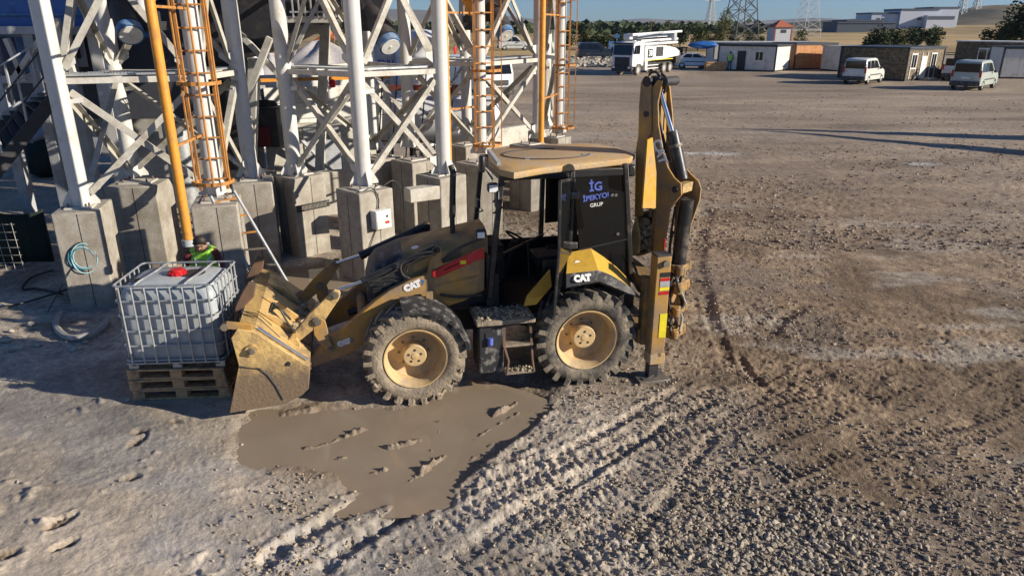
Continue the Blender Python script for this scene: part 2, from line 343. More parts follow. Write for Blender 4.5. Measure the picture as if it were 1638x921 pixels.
    for px, py, a, b, an in PRINTS:
        c = G(px, py); ca, sa = math.cos(an), math.sin(an); dx = x-c.x; dy = y-c.y
        e = (((dx*ca+dy*sa)/a)**2 + ((-dx*sa+dy*ca)/b)**2)*(1+1.6*fbm(x, y, 7, 3, 315))
        h += np.where(e < 6, -.050*np.exp(-e**2)*(1+2.4*fbm(x, y, 22, 3, 311, .65)) + .010*np.exp(-((e-1.8)/.6)**2)*(1+2*fbm(x, y, 9, 2, 313)), 0)
    for (wx, wy) in WHEELS:
        d = np.hypot(x-wx, y-wy); h += np.where(d < .9, -(h+.0)*np.exp(-(d/.45)**2)*.9, 0)
    pad = sm(np.maximum(np.abs(x+4.52), np.abs(y-9.05)), .62, .9)
    h = h*pad + (1-pad)*-.005
    hb = sm(np.hypot(x+3.3, y-8.7), .5, .9); h = np.where(h > 0, h*hb, h)
    return np.clip(h, -.22, .35), smooth
_c, _s = math.cos(M_TH), math.sin(M_TH)
def m2w(x, y): return (M_O[0]+x*_c-y*_s, M_O[1]+x*_s+y*_c)
WHEELS = [m2w(2.38,.2), m2w(.03,2.1), m2w(2.38,2.1), m2w(3.35,.05)]
def ground_colour(x, y, h, smooth):
    r = np.hypot(x, y)
    grey = np.array([.50,.43,.345]); brown = np.array([.30,.222,.145]); slurry = np.array([.43,.365,.285]); dark = np.array([.16,.13,.10]); pale = np.array([.47,.43,.36]); grav = np.array([.225,.19,.155])
    side = sm(x + .25*(y-8) + 2.2*fbm(x, y, .45, 3, 101), .2, 3.6)
    k = side[...,None]; c = grey*(1-k) + brown*k
    mott = sm(fbm(x, y, .8, 5, 111, .62), -.16, .2)[...,None]; c = c*(.62+.50*mott)
    pm = sm(fbm(x*.5, y*1.2, .9, 4, 121, .6), .10, .24)[...,None]*.55; c = c*(1-pm) + pale*pm
    gm = (sm(fbm(x, y, .55, 4, 131, .6), .02, .16)*sm(x, .5, 3.))[...,None]*.55; c = c*(1-gm)+grav*gm
    fine = (fbm(x, y, 14, 3, 141, .7))[...,None]; c = c*(1+.75*fine)
    bl = sm(fbm(x*.7, y*1.1, .75, 4, 341, .55), .0, .16)[...,None]*.6; slurry = slurry*(1-bl) + np.array([.305,.295,.28])*bl
    s = smooth[...,None]; sl = slurry*(1+1.15*fbm(x*.6+y*.35, y*1.25, .9, 5, 151, .58))[...,None]; c = c*(1-s)+sl*s
    wet = np.zeros(x.shape)
    for P in (PUDDLE, POOL2):
        ins = inside(x, y, P); d, _, _ = poly_d(x, y, P+P[:1]); sd = np.where(ins, d, -d); wet = np.maximum(wet, sm(sd + .25*fbm(x, y, 3, 3, 161), -.28, .05))
    hi = sm(h, -.05, .015)
    w = (wet*(1-.8*sm(h, .0, .05)))[...,None]; c = c*(1-w) + np.array([.27,.21,.15])*w
    pk = (wet*sm(h, .005, .05))[...,None]*.6; c = c*(1-pk) + np.array([.37,.30,.215])*pk
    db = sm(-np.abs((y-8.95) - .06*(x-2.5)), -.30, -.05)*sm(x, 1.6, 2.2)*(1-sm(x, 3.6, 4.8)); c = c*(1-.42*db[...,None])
    for px, py, a, b, an in PRINTS:
        q = G(px, py); ca, sa = math.cos(an), math.sin(an); dx = x-q.x; dy = y-q.y
        e = np.exp(-(((dx*ca+dy*sa)/a)**2 + ((-dx*sa+dy*ca)/b)**2)**2)[...,None]; c = c*(1-.75*e)+np.array([.14,.095,.05])*.75*e*(1+1.4*fbm(x, y, 16, 3, 303))[...,None]
    # the yard further off: streaks left by tyres; a spilt patch of lime; then dry fields
    f = sm(r, 14, 26)[...,None]
    yard = np.array([.35,.275,.20])*(1+1.3*fbm(x*.25, y*.9, .55, 5, 171, .62)[...,None])
    yd = sm(fbm(x*.12, y*.8, .35, 4, 175, .6), .03, .2)[...,None]*.4; yard = yard*(1-yd)+np.array([.44,.40,.34])*yd
    c = c*(1-f*.85) + yard*f*.85
    for px, py, a, b in ((1475,262,.55,.35),(1150,246,.9,.35),(1100,246,.4,.3)):
        q = G(px, py); e = ((x-q.x)/a)**2+((y-q.y)/b)**2 + 1.6*fbm(x, y, 1.5, 3, 181); e = np.exp(-np.maximum(e,0)**2)[...,None]*.7; c = c*(1-e)+np.array([.62,.61,.58])*e
    fld = sm(y + 14*fbm(x, y, .05, 3, 191) - .12*x, 112, 128)[...,None]
    dry = np.array([.46,.325,.15])*(1+1.2*fbm(x*.3, y, .06, 4, 201, .6)[...,None])
    bs = sm(fbm(x*.25, y, .025, 3, 211), .05, .16)[...,None]*.5; dry = dry*(1-bs)+np.array([.16,.13,.07])*bs
    c = c*(1-fld)+dry*fld
    # beyond the works: fields of the plain
    pl = sm(r, 500, 900)[...,None]; b2 = np.array([.36,.30,.19])*(1+.9*fbm(x*.4, y, .004, 4, 221)[...,None]); c = c*(1-pl)+b2*pl
    return np.clip(c, .02, .8)
def build_ground():
    a = np.linspace(-math.radians(47), math.radians(47), 821)
    r = np.concatenate([3.0*np.exp(np.arange(860)*.00365), 69.3*np.exp(np.arange(1, 90)*.058)])
    A, R = np.meshgrid(a, r); X = R*np.sin(A); Y = R*np.cos(A)
    h, smo = ground_h(X, Y); Hz = h
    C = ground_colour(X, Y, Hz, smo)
    nr, na = X.shape
    i = np.arange((nr-1)*na).reshape(nr-1, na)[:, :-1].ravel()
    Q = np.stack([i, i+na, i+na+1, i+1], 1)
    verts = np.stack([X.ravel(), Y.ravel(), Hz.ravel()], 1)
    # the rest of the way round, coarse
    a2 = np.linspace(math.radians(47), math.radians(313), 180); r2 = np.concatenate([[.0], 3.0*np.exp(np.arange(0, 140)*.06)]); r2[-1] = r[-1]
    A2, R2 = np.meshgrid(a2, r2); X2 = R2*np.sin(A2); Y2 = R2*np.cos(A2); n0 = len(verts); na2 = 180
    C2 = ground_colour(X2, Y2, 0*X2, 0*X2)
    i2 = np.arange((len(r2)-1)*na2).reshape(len(r2)-1, na2)[:, :-1].ravel() + n0
    Q = np.concatenate([Q[:, ::-1], np.stack([i2, i2+na2, i2+na2+1, i2+1], 1)[:, ::-1]])
    verts = np.concatenate([verts, np.stack([X2.ravel(), Y2.ravel(), 0*X2.ravel()], 1)])
    # the apron straight below the camera
    ap = [len(verts)] ; fan = []
    verts = np.concatenate([verts, [[0,0,0]]]); cols = np.concatenate([C.reshape(-1,3), C2.reshape(-1,3), [[.33,.28,.22]]]); slick = np.concatenate([smo.ravel(), np.zeros(C2.shape[0]*C2.shape[1]+1)])[:,None]
    st = list(range(0, na, 20)); fan = [(ap[0], st[k+1], st[k]) for k in range(len(st)-1)]
    me = bpy.data.meshes.new('ground')
    nq, nf = len(Q), len(fan)
    me.vertices.add(len(verts)); me.vertices.foreach_set('co', verts.astype(np.float32).ravel())
    me.loops.add(nq*4+nf*3); me.loops.foreach_set('vertex_index', np.concatenate([Q.ravel(), np.array(fan).ravel()]).astype(np.int32))
    me.polygons.add(nq+nf); me.polygons.foreach_set('loop_start', np.concatenate([np.arange(nq)*4, nq*4+np.arange(nf)*3]).astype(np.int32))
    me.update(calc_edges=True)
    at = me.color_attributes.new('soil', 'FLOAT_COLOR', 'POINT'); at.data.foreach_set('color', np.concatenate([cols, slick], 1).astype(np.float32).ravel())
    me.polygons.foreach_set('use_smooth', np.ones(nq+nf, bool)); me.update()
    o = bpy.data.objects.new('ground', me); COL.objects.link(o); o['kind'] = 'structure'
    m = bpy.data.materials.new('soil'); m.use_nodes = True; t = m.node_tree; N = t.nodes; L = t.links; p = N['Principled BSDF']
    p.inputs['Roughness'].default_value = .92; p.inputs['Specular IOR Level'].default_value = .25
    vc = N.new('ShaderNodeVertexColor'); vc.layer_name = 'soil'
    tc = N.new('ShaderNodeTexCoord')
    def nz(s, d=6, ro=.65):
        n = N.new('ShaderNodeTexNoise'); n.inputs['Scale'].default_value = s; n.inputs['Detail'].default_value = d; n.inputs['Roughness'].default_value = ro; L.new(tc.outputs['Object'], n.inputs['Vector']); return n.outputs['Fac']
    mr = N.new('ShaderNodeMapRange'); L.new(nz(22, 8, .75), mr.inputs[0]); mr.inputs[1].default_value = .25; mr.inputs[2].default_value = .75; mr.inputs[3].default_value = .55; mr.inputs[4].default_value = 1.45
    mx = N.new('ShaderNodeMix'); mx.data_type = 'RGBA'; mx.blend_type = 'MULTIPLY'; mx.inputs[0].default_value = 1; L.new(vc.outputs[0], mx.inputs[6]); L.new(mr.outputs[0], mx.inputs[7]); L.new(mx.outputs[2], p.inputs['Base Color'])
    def ctl(a, c):
        q = N.new('ShaderNodeMapRange'); L.new(vc.outputs['Alpha'], q.inputs[0]); q.inputs[3].default_value = a; q.inputs[4].default_value = c; return q.outputs[0]
    L.new(ctl(.92,.55), p.inputs['Roughness']); L.new(ctl(1.0,.7), mx.inputs[0])
    mr2 = N.new('ShaderNodeMapRange'); L.new(nz(4.2, 9, .78), mr2.inputs[0]); mr2.inputs[1].default_value = .32; mr2.inputs[2].default_value = .68; mr2.inputs[3].default_value = .62; mr2.inputs[4].default_value = 1.34
    mx2 = N.new('ShaderNodeMix'); mx2.data_type = 'RGBA'; mx2.blend_type = 'MULTIPLY'; L.new(ctl(1.0,.6), mx2.inputs[0]); L.new(mx.outputs[2], mx2.inputs[6]); L.new(mr2.outputs[0], mx2.inputs[7]); L.new(mx2.outputs[2], p.inputs['Base Color'])
    b1 = N.new('ShaderNodeBump'); b1.inputs['Strength'].default_value = .8; b1.inputs['Distance'].default_value = .03; L.new(nz(26, 8, .7), b1.inputs['Height'])
    L.new(ctl(.85,.42), b1.inputs['Strength'])
    b2 = N.new('ShaderNodeBump'); b2.inputs['Strength'].default_value = .22; b2.inputs['Distance'].default_value = .2; L.new(nz(2.6, 6, .65), b2.inputs['Height']); L.new(b1.outputs[0], b2.inputs['Normal'])
    L.new(b2.outputs[0], p.inputs['Normal']); me.materials.append(m)
    return o
build_ground()
# water standing in the ruts
wm = bpy.data.materials.new('muddy_water'); wm.use_nodes = True; _t = wm.node_tree; _p = _t.nodes['Principled BSDF']
_p.inputs['Base Color'].default_value = (.27,.215,.15,1); _p.inputs['Roughness'].default_value = .06; _p.inputs['Specular IOR Level'].default_value = .5; _p.inputs['IOR'].default_value = 1.33; _p.inputs['Alpha'].default_value = .86
_n = _t.nodes.new('ShaderNodeTexNoise'); _n.inputs['Scale'].default_value = 1.6; _n.inputs['Detail'].default_value = 4
_r = _t.nodes.new('ShaderNodeMix'); _r.data_type = 'RGBA'; _r.inputs[6].default_value = (.28,.22,.155,1); _r.inputs[7].default_value = (.37,.30,.215,1)
_c2 = _t.nodes.new('ShaderNodeTexCoord'); _t.links.new(_c2.outputs['Object'], _n.inputs['Vector']); _t.links.new(_n.outputs['Fac'], _r.inputs[0]); _t.links.new(_r.outputs[2], _p.inputs['Base Color'])
for nm, P, z in (('puddle', PUDDLE, -.035), ('puddle', POOL2, -.04)):
    cx = sum(p[0] for p in P)/len(P); cy = sum(p[1] for p in P)/len(P)
    b = MB(); rx = max(abs(p[0]-cx) for p in P)*1.12; ry = max(abs(p[1]-cy) for p in P)*1.12; b.add([(cx+rx*math.cos(t), cy+ry*math.sin(t), z) for t in [2*math.pi*k/40 for k in range(40)]], [list(range(40))])
    b.build(nm, wm, smooth=0)['kind'] = 'structure'
# loose stones: the gravel bank at the lower right, scattered stones elsewhere
def scatter_stones(name, xs, ys, sizes, m, seed, sink=.3):
    n = len(xs); R = np.random.RandomState(seed)
    base = np.array([(1,0,0),(-1,0,0),(0,1,0),(0,-1,0),(0,0,1),(0,0,-1),(.62,.62,.5),(-.62,.6,.48),(.6,-.6,-.5),(-.6,-.62,.5)], float)
    import bmesh
    b = bmesh.new()
    for p in base: b.verts.new(p)
    bmesh.ops.convex_hull(b, input=b.verts); b.verts.ensure_lookup_table(); b.verts.index_update()
    tri = np.array([[v.index for v in f.verts] for f in b.faces]); base = np.array([v.co for v in b.verts]); b.free()
    nv = len(base)
    P = base[None] * (1 + .35*(R.rand(n, nv, 3)-.5))
    P *= np.stack([.6+.8*R.rand(n), .55+.6*R.rand(n), .4+.5*R.rand(n)], 1)[:, None, :]*sizes[:, None, None]
    t = R.rand(n)*2*math.pi; tl = (R.rand(n)-.5)*1.0
    c, s = np.cos(tl)[:,None], np.sin(tl)[:,None]; y, z = P[...,1]*c-P[...,2]*s, P[...,1]*s+P[...,2]*c
    c, s = np.cos(t)[:,None], np.sin(t)[:,None]; x, y = P[...,0]*c-y*s, P[...,0]*s+y*c
    hz, _ = ground_h(xs, ys)
    P = np.stack([x+xs[:,None], y+ys[:,None], z+(hz+sizes*sink)[:,None]], 2).reshape(-1,3)
    T = (tri[None]+np.arange(n)[:,None,None]*nv).reshape(-1,3)
    me = bpy.data.meshes.new(name); me.vertices.add(len(P)); me.vertices.foreach_set('co', P.astype(np.float32).ravel())
    me.loops.add(T.size); me.loops.foreach_set('vertex_index', T.astype(np.int32).ravel()); me.polygons.add(len(T)); me.polygons.foreach_set('loop_start', (np.arange(len(T))*3).astype(np.int32)); me.update(calc_edges=True)
    me.polygons.foreach_set('use_smooth', np.zeros(len(T), bool)); me.materials.append(m)
    o = bpy.data.objects.new(name, me); COL.objects.link(o); o['kind'] = 'stuff'; return o
def stone_mat(name, a, b):
    m = bpy.data.materials.new(name); m.use_nodes = True; t = m.node_tree; p = t.nodes['Principled BSDF']; p.inputs['Roughness'].default_value = .9; p.inputs['Specular IOR Level'].default_value = .25
    g = t.nodes.new('ShaderNodeNewGeometry'); x = t.nodes.new('ShaderNodeMix'); x.data_type = 'RGBA'; x.inputs[6].default_value = (*a,1); x.inputs[7].default_value = (*b,1)
    t.links.new(g.outputs['Random Per Island'], x.inputs[0]); t.links.new(x.outputs[2], p.inputs['Base Color']); return m
_R = np.random.RandomState(3)
def fill(n, px0, px1, py0, py1, dens):
    xs, ys = [], []
    px = _R.uniform(px0, px1, n); py = _R.uniform(py0, py1, n)
    for a, b in zip(px, py):
        g = G(a, b); xs.append(g.x); ys.append(g.y)
    xs, ys = np.array(xs), np.array(ys); k = _R.rand(n) < dens(xs, ys); return xs[k], ys[k]
gc = G(1270, 840)
def d_bank(x, y): return np.clip(1.25*np.exp(-(((x-2.35)/1.0)**2 + ((y-5.7)/.60)**2)**1.1) , 0, 1)
xs, ys = fill(13000, 1000, 1540, 680, 960, d_bank)
sz = .007+.036*_R.rand(len(xs))**3
scatter_stones('gravel_bank', xs, ys, sz, stone_mat('gravel_stone', (.22,.185,.14), (.46,.395,.305)), 5)
def d_right(x, y): return sm(fbm(x, y, .55, 4, 131, .6), -.08, .10)*sm(x, 1.0, 3.2)*.75 + .05
xs, ys = fill(34000, 700, 1760, 300, 960, d_right)
scatter_stones('loose_gravel', xs, ys, .006+.028*_R.rand(len(xs))**3, stone_mat('loose_stone', (.20,.165,.13), (.42,.35,.26)), 6)
xs, ys = fill(26000, 760, 2000, 150, 400, lambda x, y: sm(fbm(x*.5, y, .35, 4, 321, .6), -.15, .12)*.8)
scatter_stones('yard_stones', xs, ys, .012+.045*_R.rand(len(xs))**3, stone_mat('yard_stone', (.15,.12,.09), (.40,.33,.25)), 12)
xs, ys = fill(15000, 330, 1200, 590, 940, lambda x, y: (.10+.9*sm(fbm(x, y, 1.4, 4, 331, .6), -.05, .15))*(~inside(x, y, PUDDLE)))
scatter_stones('trodden_clods', xs, ys, .005+.024*_R.rand(len(xs))**3, stone_mat('trodden_clod', (.26,.20,.14), (.46,.39,.29)), 14)
def d_left(x, y): return .06+.5*sm(fbm(x, y, .9, 3, 301), .03, .2)*sm(y, 8.2, 9)
xs, ys = fill(4200, -120, 760, 430, 940, d_left)
scatter_stones('mud_crumbs', xs, ys, .005+.020*_R.rand(len(xs))**3, stone_mat('mud_crumb', (.30,.26,.21), (.42,.38,.32)), 8)
# ------------------------------------------------------------------ the backhoe loader
DG = thing('backhoe_loader', 'muddy yellow backhoe loader with its cab door open and digging arm folded upright', 'backhoe loader', (M_O[0], M_O[1], 0), M_TH)
def PX(pts, yl): return [ML(a, b, yl) for a, b in pts]
def WL(w):                                    # world -> digger frame
    dx, dy = w[0]-M_O[0], w[1]-M_O[1]; return V(dx*_c+dy*_s, -dx*_s+dy*_c, w[2])
XZ = lambda a, b, t: (a, t, b)
def plate(name, pts, y0, y1, m, parent=DG, bevel=.006, yl=None, pxs=True):
    P = PX(pts, y0 if yl is None else yl) if pxs else pts
    return MB().prism(P, y0, y1, XZ).build(name, m, parent, bevel=bevel)
def pin(x, z, y, r, parent, name='pin', m=None, l=.03):
    b = MB(); b.cyl((x, y, z), (x, y-l, z), r, n=16); b.cyl((x, y-l, z), (x, y-l-.015, z), r*.55, n=12); return b.build(name, m or MT['steel'], parent)
# ---- wheels
def wheel(cx, y0, cz, side, worn, seed, sc=1.):
    w = bpy.data.objects.new('wheel', None); COL.objects.link(w); w.parent = DG; w.location = (cx, y0, cz); w.empty_display_size = .2; w.scale = (sc, 1, sc)
    R = random.Random(seed); s = side                           # s=+1: outer face towards -y
    b = MB()
    prof = [(.05,.425),(.015,.455),(-.005,.50),(-.012,.55),(.0,.60),(.03,.64),(.08,.66),(.21,.67),(.34,.66),(.39,.64),(.42,.60),(.43,.55),(.42,.5),(.40,.455),(.37,.425)]
    b.lathe([(a if s > 0 else -a, r) for a, r in prof], (0,0,0), (0,1,0), 72)
    n = 22
    for k in range(n):
        for half in (0, 1):
            t = 2*math.pi*(k + .5*half)/n + (R.random()-.5)*.04*worn
            hgt = .045 if not worn else .028+.02*R.random()
            P = []
            for (a, dt) in ((0, 0), (.5, .10), (1, .19)):
                yy = (-.004 + a*.20) if not half else (.424 - a*.20)
                base = .605 if a == 0 else (.655 if a == .5 else .665); top = (.668 if a == 0 else .672)+hgt
                wdt = .062 if a < 1 else .052
                for dd, rr in ((-wdt, base-.02), (wdt, base-.02), (wdt*.72, top), (-wdt*.72, top)):
                    q = t + dt*1.25 + dd; P.append((rr*math.cos(q), yy*s, rr*math.sin(q)))
            b.add(P, [(0,1,2,3),(11,10,9,8)] + [(i*4+j, (i+1)*4+j, (i+1)*4+(j+1)%4, i*4+(j+1)%4) for i in (0,1) for j in range(4)])
    if worn:                                                    # clods of mud pressed in between the lugs
        for k in range(150):
            t = R.random()*6.283; yy = R.uniform(-.01, .40); rr = .655+R.uniform(-.01,.03); q = R.uniform(.018,.05)
            c = V(rr*math.cos(t), yy*s, rr*math.sin(t)); ro = Matrix.Rotation(R.random()*6, 3, Vector((R.random(),R.random(),R.random()+.1)).normalized())
            b.box(c, (q*1.6, q*1.4, q), M=ro)
    ty = b.build('tyre', MT['tyre_mud' if worn else 'tyre'], w, smooth=38)
    b = MB(); rp = [(.05,.425),(.02,.437),(.008,.432),(.012,.418),(.05,.405),(.075,.385),(.26,.365),(.275,.345),(.295,.25),(.28,.165)]
    b.lathe([(a*s, r) for a, r in rp], (0,0,0), (0,1,0), 56)
    b.lathe([(.285*s,.165),(.13*s,.162),(.115*s,.150),(.113*s,.05),(.105*s,.045),(.10*s,0.001)], (0,0,0), (0,1,0), 36)
    rm = b.build('rim', MT['rim'], w, smooth=40)
    b = MB()
    for k in range(5):
        t = k*2*math.pi/5 + .3; x, z = .09*math.cos(t), .09*math.sin(t); b.cyl((x, .118*s, z), (x, .109*s, z), .017, n=10)
    b.build('hub_plugs', MT['dark'], w)['kind'] = 'stuff'
    b = MB()
    for k in range(8):
        t = k*2*math.pi/8; x, z = .21*math.cos(t), .21*math.sin(t); b.cyl((x, .30*s, z), (x, .265*s, z), .016, n=6)
    b.build('wheel_bolts', MT['steel'], w)['kind'] = 'stuff'
    return w
wheel(.03, 0, .64, 1, 1, 3, .955); wheel(2.37, 0, .675, 1, 0, 5); wheel(.03, 2.3, .64, -1, 1, 8, .955); wheel(2.37, 2.3, .675, -1, 0, 9)
# ---- chassis
b = MB(); b.box((1.45,.95,.78), (3.9,.12,.34)); b.box((1.45,1.38,.78), (3.9,.12,.34)); b.box((1.4,1.16,.72),(3.5,.36,.3)); b.cyl((.03,.38,.665),(.03,1.94,.665),.11); b.cyl((2.37,.38,.675),(2.37,1.94,.675),.14); b.box((.03,1.15,.62),(.5,.5,.34)); b.box((2.37,1.15,.66),(.6,.6,.4))
b.build('chassis', MT['black'], DG, bevel=.01)
# ---- engine hood
prof = [(-.50,1.00),(-.50,1.50),(-.46,1.66),(-.36,1.78),(-.02,1.91),(1.14,2.12),(1.14,1.0)]
def hood_fn(a, b_, t): return (a, t, b_ - (.05 if abs(t-1.15) > .35 and b_ > 1.5 else 0))
ys = [.72, .80, .98, 1.32, 1.50, 1.58]; drop = [.13, .045, 0, 0, .045, .13]
def hood(name, x0, x1, m):
    top = lambda x: np.interp(x, [-.52,-.46,-.36,-.02,1.14], [1.45,1.66,1.78,1.91,2.12])
    xs_ = [x for x in (-.52,-.46,-.36,-.2,-.02,.3,.6,.9,1.14) if x0-.001 <= x <= x1+.001]
    b = MB(); P = []; 
    for x in xs_:
        P.append((x, .70, 1.02))
        for y, d in zip(ys, drop): P.append((x, y, top(x)-d))
        P.append((x, 1.60, 1.02))
    m8 = 8; F = [(i*m8+j, i*m8+j+1, (i+1)*m8+j+1, (i+1)*m8+j) for i in range(len(xs_)-1) for j in range(m8-1)]
    F += [list(range(m8)), list(range(len(P)-m8, len(P)))[::-1]]
    return b.add(P, F).build(name, m, DG, smooth=50)
hood('hood', -.02, 1.14, MT['cat_hood']); hood('grille_nose', -.52, -.02, MT['plastic'])
b = MB()
for k in range(9): b.box((-.27+.0*k, .695, 1.12+.055*k), (.36,.012,.018))
b.build('grille_slats', MT['black'], DG)['kind'] = 'stuff'
b = MB()
for k in range(6): b.box((.62, .694, 1.30+.06*k), (.42,.012,.02))
b.build('side_louvres', MT['black'], DG)['kind'] = 'stuff'
o = MB().lathe([(0,.001),(.004,.055),(.008,.05),(.009,.001)], (.16,.86,1.905), (-.18,-.2,1), 20).build('hood_badge', MT['white'], DG); o['label'] = 'white oval badge'
b = MB(); b.cyl((.70,1.0,2.0),(.70,1.0,2.30),.036); b.cyl((.70,1.0,2.26),(.73,1.0,2.88),.043); b.cyl((.73,1.0,2.87),(.70,1.0,2.97),.041,.04)
b.build('exhaust_pipe', MT['black'], DG)
# ---- loader arms
def C1(pts): return [(360+a*.3474, 360+c*.3474) for a, c in pts]
def C8(pts): return [(350+a*.2606, 430+c*.2606) for a, c in pts]
ARM = PX(C1([(385,615),(405,655),(440,640),(590,585),(655,540),(720,470),(800,420),(900,392),(1010,380),(1100,350),(1195,300),(1195,205),(1100,222),(1000,225),(930,228),(850,256),(760,300),(690,350),(600,430),(520,500),(480,512),(445,560)]), .50)
TOWER = PX(C1([(930,230),(955,110),(975,97),(995,105),(1000,180),(1090,150),(1195,105),(1195,240),(1080,290),(980,325),(940,280)]), .495)
LEVER = PX(C8([(440,412),(448,438),(495,442),(650,318),(680,270),(735,190),(748,150),(738,132),(708,130),(560,270)]), .45)
LINK = PX(C8([(575,318),(600,295),(630,298),(655,320),(668,370),(682,440),(712,485),(705,505),(680,510),(650,490),(610,440),(585,400)]), .46)
BRK = PX(C8([(388,452),(440,424),(480,425),(500,455),(505,505),(570,588),(568,615),(545,620),(470,560)]), .38)
def mir(p, y0, y1): return 2.3-y1, 2.3-y0
for side in (0, 1):
    f = (lambda y0, y1: (y0, y1)) if side == 0 else (lambda y0, y1: (2.3-y1, 2.3-y0))
    S = 'cat' if side == 0 else 'cat_shade'
    y0, y1 = f(.50,.62); MB().prism(ARM, y0, y1, XZ).build('loader_arm', MT['cat'], DG, bevel=.012)
    y0, y1 = f(.495,.53); tw = MB().prism(TOWER, y0-.005, y1, XZ).build('arm_tower', MT['cat'], DG, bevel=.01)
    y0, y1 = f(.44,.49); lv = MB().prism(LEVER, y0, y1, XZ).build('tilt_lever', MT['bucket' if side == 0 else 'cat'], DG, bevel=.01)
    for q in ((712,160),(602,320),(458,458)):
        x, z = PX(C8([q]), .45)[0]; pin(x, z, y0 if side == 0 else y0, .05 if q[0] != 602 else .055, lv)
    y0, y1 = f(.455,.48); MB().prism(LINK, y0-.022, y1-.01, XZ).build('tilt_link', MT['cat'], DG, bevel=.008)
    y0, y1 = f(.36,.43); MB().prism(BRK, y0, y1, XZ).build('bucket_bracket', MT['bucket'], DG, bevel=.01)
    if side == 0:
        for q in ((687,490),): x, z = PX(C8([q]), .45)[0]; pin(x, z, .433, .035, DG)
    # tilt cylinder and its rod
    yc = .56 if side == 0 else 1.74
    a, b_, c = (ML(*p, .5) for p in C1([(510,308),(650,262),(975,112)]))
    MB().cyl((a[0], yc, a[1]), (b_[0], yc, b_[1]), .022).build('tilt_rod', MT['chrome'], DG)
    b = MB(); b.cyl((b_[0]-.03, yc, b_[1]-.012), (c[0], yc, c[1]), .058); b.cyl((b_[0]-.05,yc,b_[1]-.02),(b_[0]+.03,yc,b_[1]+.01),.066)
    b.build('tilt_cylinder', MT['black'], DG)
    x, z = c; pin(x, z, yc-.06, .045, DG, m=MT['black'])
    # lift cylinder low along the arm
    a, b_ = ML(*C1([(500,520)])[0], .6), ML(*C1([(1000,330)])[0], .6)
    MB().cyl((a[0]+.2, .70 if side == 0 else 1.6, a[1]-.05), (b_[0], .70 if side == 0 else 1.6, b_[1]-.15), .05).build('lift_cylinder', MT['black'], DG)
b = MB(); x, z = ML(*C1([(640,470)])[0], .5); b.cyl((x,.6,z),(x,1.7,z),.075); b.build('arm_cross_tube', MT['cat'], DG)
# red arm lock and decals on the near arm
R_ = PX(C1([(955,215),(1110,140),(1190,107),(1196,150),(1110,185),(975,246),(958,238)]), .44)
rl = MB().prism(R_, .44, .485, XZ).build('arm_lock', MT['red'], DG, bevel=.006)
x0, z0 = ML(*C1([(1010,208)])[0], .43); x1, z1 = ML(*C1([(1075,178)])[0], .43)
MB().bar((x0,.4385,z0),(x1,.4385,z1),.006,.045,up=(0,1,0)).build('slot', MT['dark'], rl)
x0, z0 = ML(*C1([(1097,172)])[0], .43); MB().box((x0,.437,z0),(.075,.004,.05)).build('warning_label', MT['yellow_print'], rl)
def writing(text, px, size, yl, m, parent=DG, px2=None, bold=.004, name='lettering', off=.008):
    a = ML(*px, yl); c = ML(*(px2 or (px[0]+10, px[1]-1)), yl)
    return lettering(text, m, parent, MX((a[0], yl-off, a[1]), (c[0]-a[0], 0, c[1]-a[1]), (0,0,1)), size, name, bold=bold)
def badge(px, px2, size, yl, parent=DG):
    writing('CAT', px, size, yl, MT['white'], parent, px2, .012)
    a = ML(*px, yl); c = ML(*px2, yl); d = V(c[0]-a[0], 0, c[1]-a[1]).normalized(); u = V(-d.z, 0, d.x)
    o = V(a[0], yl-.006, a[1]) + d*size*1.2
    MB().add([o-u*size*.38, o+d*size*.34, o+u*size*.38, o+u*size*.38-d*.2*size, o+d*size*.1, o-u*size*.38-d*.2*size], [(0,1,4,5),(1,2,3,4)]).build('emblem_edge', MT['blue_light'], parent, smooth=0)
badge(C1([(862,280)])[0], C1([(900,264)])[0], .115, .50); badge(C1([(548,540)])[0], C1([(586,526)])[0], .085, .50)
# hoses over the arm
def hose(pts, yl, r=.014, name='hose', m=None, parent=DG, dy=None):
    P = [(*ML(a, b_, yl),) for a, b_ in pts]; P = [V(p[0], yl+(dy[i] if dy else 0), p[1]) for i, p in enumerate(P)]
    return MB().tube(smooth_pts(P), r).build(name, m or MT['hose'], parent)
def smooth_pts(P, k=5):
    P = [Vector(p) for p in P]; out = []
    for i in range(len(P)-1):
        p0, p1, p2, p3 = P[max(i-1,0)], P[i], P[i+1], P[min(i+2,len(P)-1)]
        for j in range(k):
            t = j/k; out.append(.5*((2*p1)+(p2-p0)*t+(2*p0-5*p1+4*p2-p3)*t*t+(3*p1-p0-3*p2+p3)*t**3))
    return out+[P[-1]]
hose(C1([(975,120),(900,130),(830,155),(808,195),(820,230),(850,245)]), .46, .016)
hose(C1([(970,135),(905,150),(850,180),(835,215)]), .455, .012); hose(C1([(800,200),(740,235),(660,262)]), .46, .012)
hose(C1([(1190,60),(1110,90),(1040,130),(1000,165)]), .47, .02); hose(C1([(1195,320),(1080,330),(990,320)]), .45, .02)
hose(C1([(780,85),(850,45),(940,20)]), 1.68, .016)
